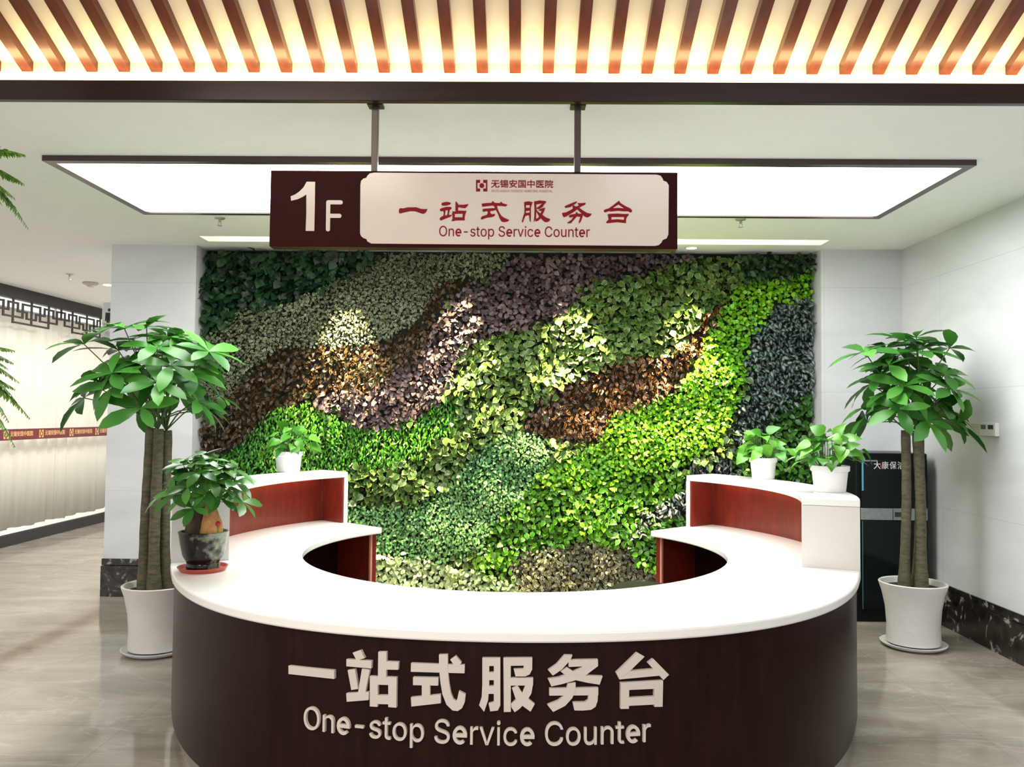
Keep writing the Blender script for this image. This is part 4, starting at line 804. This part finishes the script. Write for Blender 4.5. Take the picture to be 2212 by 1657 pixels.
# curtain behind the glass
def curtain(y0, y1, label):
    n = int((y1-y0)/.02); bm = bmesh.new(); cols = []
    for k in range(n+1):
        y = y0+(y1-y0)*k/n; x = XG-.16+.028*math.sin(y*27+.7*math.sin(y*5))+.010*math.sin(y*71)
        cols.append([bm.verts.new((x+.004*(z < 1), y, z)) for z in (.145+.008*math.sin(y*9), .9, 1.7, 2.607)])
    for a, b in zip(cols, cols[1:]):
        for j in range(3): bm.faces.new((a[j], b[j], b[j+1], a[j+1]))
    o = obj('curtain', bm, M_curtain, None, 'all'); tag(o, label, 'curtain', 'curtains behind the glass front')
    m = o.modifiers.new('thickness', 'SOLIDIFY'); m.thickness = .004
curtain(6.2, 10.054, 'cream curtain behind the glass at the far left, left of the pane joint'); curtain(10.062, 12.2, 'cream curtain behind the glass beside the left pillar, right of the pane joint')
# restroom sign on the side of the left pillar
rs = thing('restroom_sign', 'white projecting restroom sign with a black man figure beside the left pillar', 'sign', (-3.47, 7.0, 2.08))
wr = lambda o: world_parent(o, rs)
wr(obj('panel', bevbox(-3.625, -3.346, 7.0, 7.02, 2.075, 2.41, .012, 3), M_sign_white))
bm = bmesh.new(); cxx = -3.558
def fr(pts): prism(bm, [(cxx+a, 6.9975, b) for a, b in pts], [(cxx+a, 6.9995, b) for a, b in pts])
fr([(.014*math.cos(2*math.pi*k/16), 2.345+.014*math.sin(2*math.pi*k/16)) for k in range(16)])
fr([(-.032, 2.322), (.032, 2.322), (.036, 2.25), (.024, 2.25), (.022, 2.30), (.022, 2.195), (.004, 2.195), (.002, 2.25), (-.002, 2.25), (-.004, 2.195), (-.022, 2.195), (-.022, 2.30), (-.024, 2.25), (-.036, 2.25)])
wr(obj('figure', bm, M_black))
v, f = text_mesh('男厕', .01, .05); qv = fit_text(v, .075, .034); wr(obj('small_print', (np.c_[cxx-.0375+qv[:, 0], 6.9995-.0015*qv[:, 2], 2.125+qv[:, 1]], f), M_greyplastic))

# ------------------------------------------------------------------ ferns on the column at the left edge
bm = bmesh.new(); box(bm, -2.35, -1.90, 2.15, 2.62, 0, 3.4); struct('wall_left_column', bm, M_stone_x)
M_fern = leaf_mat('fern_leaf', (.07, .26, .02), (.32, .52, .07), None, rough=.5, trans=.2)
def fern(z, label, seed, fronds):
    t = thing('hanging_fern', label, 'fern', (-1.895, 2.40, z), 'ferns at the left edge'); q = np.random.default_rng(seed)
    bm = bmesh.new(); lathe(bm, [(0, -.06), (.05, -.06), (.062, .03), (.056, .032), (.05, .02), (0, .02)], 24, (.066, 0, 0)); obj('pot', bm, M_black, t, True)
    P, A, N, L = [], [], [], []; bm = bmesh.new()
    for (az, ln, rise, dr) in fronds:
        d = np.array([math.cos(az), math.sin(az), 0]); pts = []
        for k in range(15):
            s = k/14; pts.append(np.array([.066, 0, .02])+d*ln*s*(1-.12*s)+np.array([0, 0, rise*s-dr*s*s]))
        tube(bm, pts, [.003*(1.1-.8*k/14) for k in range(15)], 5)
        for k in range(56):
            s = .10+.89*k/55; i = min(13, int(s*14)); fr_ = s*14-i; p = pts[i]*(1-fr_)+pts[i+1]*fr_; tg = pts[i+1]-pts[i]; tg /= np.linalg.norm(tg); sd = np.cross(tg, [0, 0, 1.0]); sd /= np.linalg.norm(sd)
            for e in (-1, 1): P.append(p); A.append(sd*e+tg*.45+np.array([0, 0, -.25])+q.normal(0, .08, 3)); N.append(np.cross(sd, tg)+q.normal(0, .12, 3)); L.append(ln*.14*math.sin(math.pi*min(1, .12+.86*s))**.8+.006)
    obj('stalks', bm, M_petiole, t, True); L = np.array(L)
    leaves('foliage', P, A, N, L, L*.30, M_fern, t, prof=((0, .6), (.3, 1), (.7, .7), (1, .05)), fold=.1, droop=.15)
q = random.Random(4)
fern(2.20, 'green fern fronds at the left edge, beside the ceiling light panel', 41, [(q.uniform(-.9, .9), q.uniform(.22, .36), q.uniform(.02, .22), q.uniform(.06, .34)) for k in range(26)])
fern(1.60, 'yellow-green fern fronds at the left edge, in front of the glass curtain', 42, [(q.uniform(-.9, .9), q.uniform(.24, .39), q.uniform(.02, .18), q.uniform(.06, .34)) for k in range(24)])
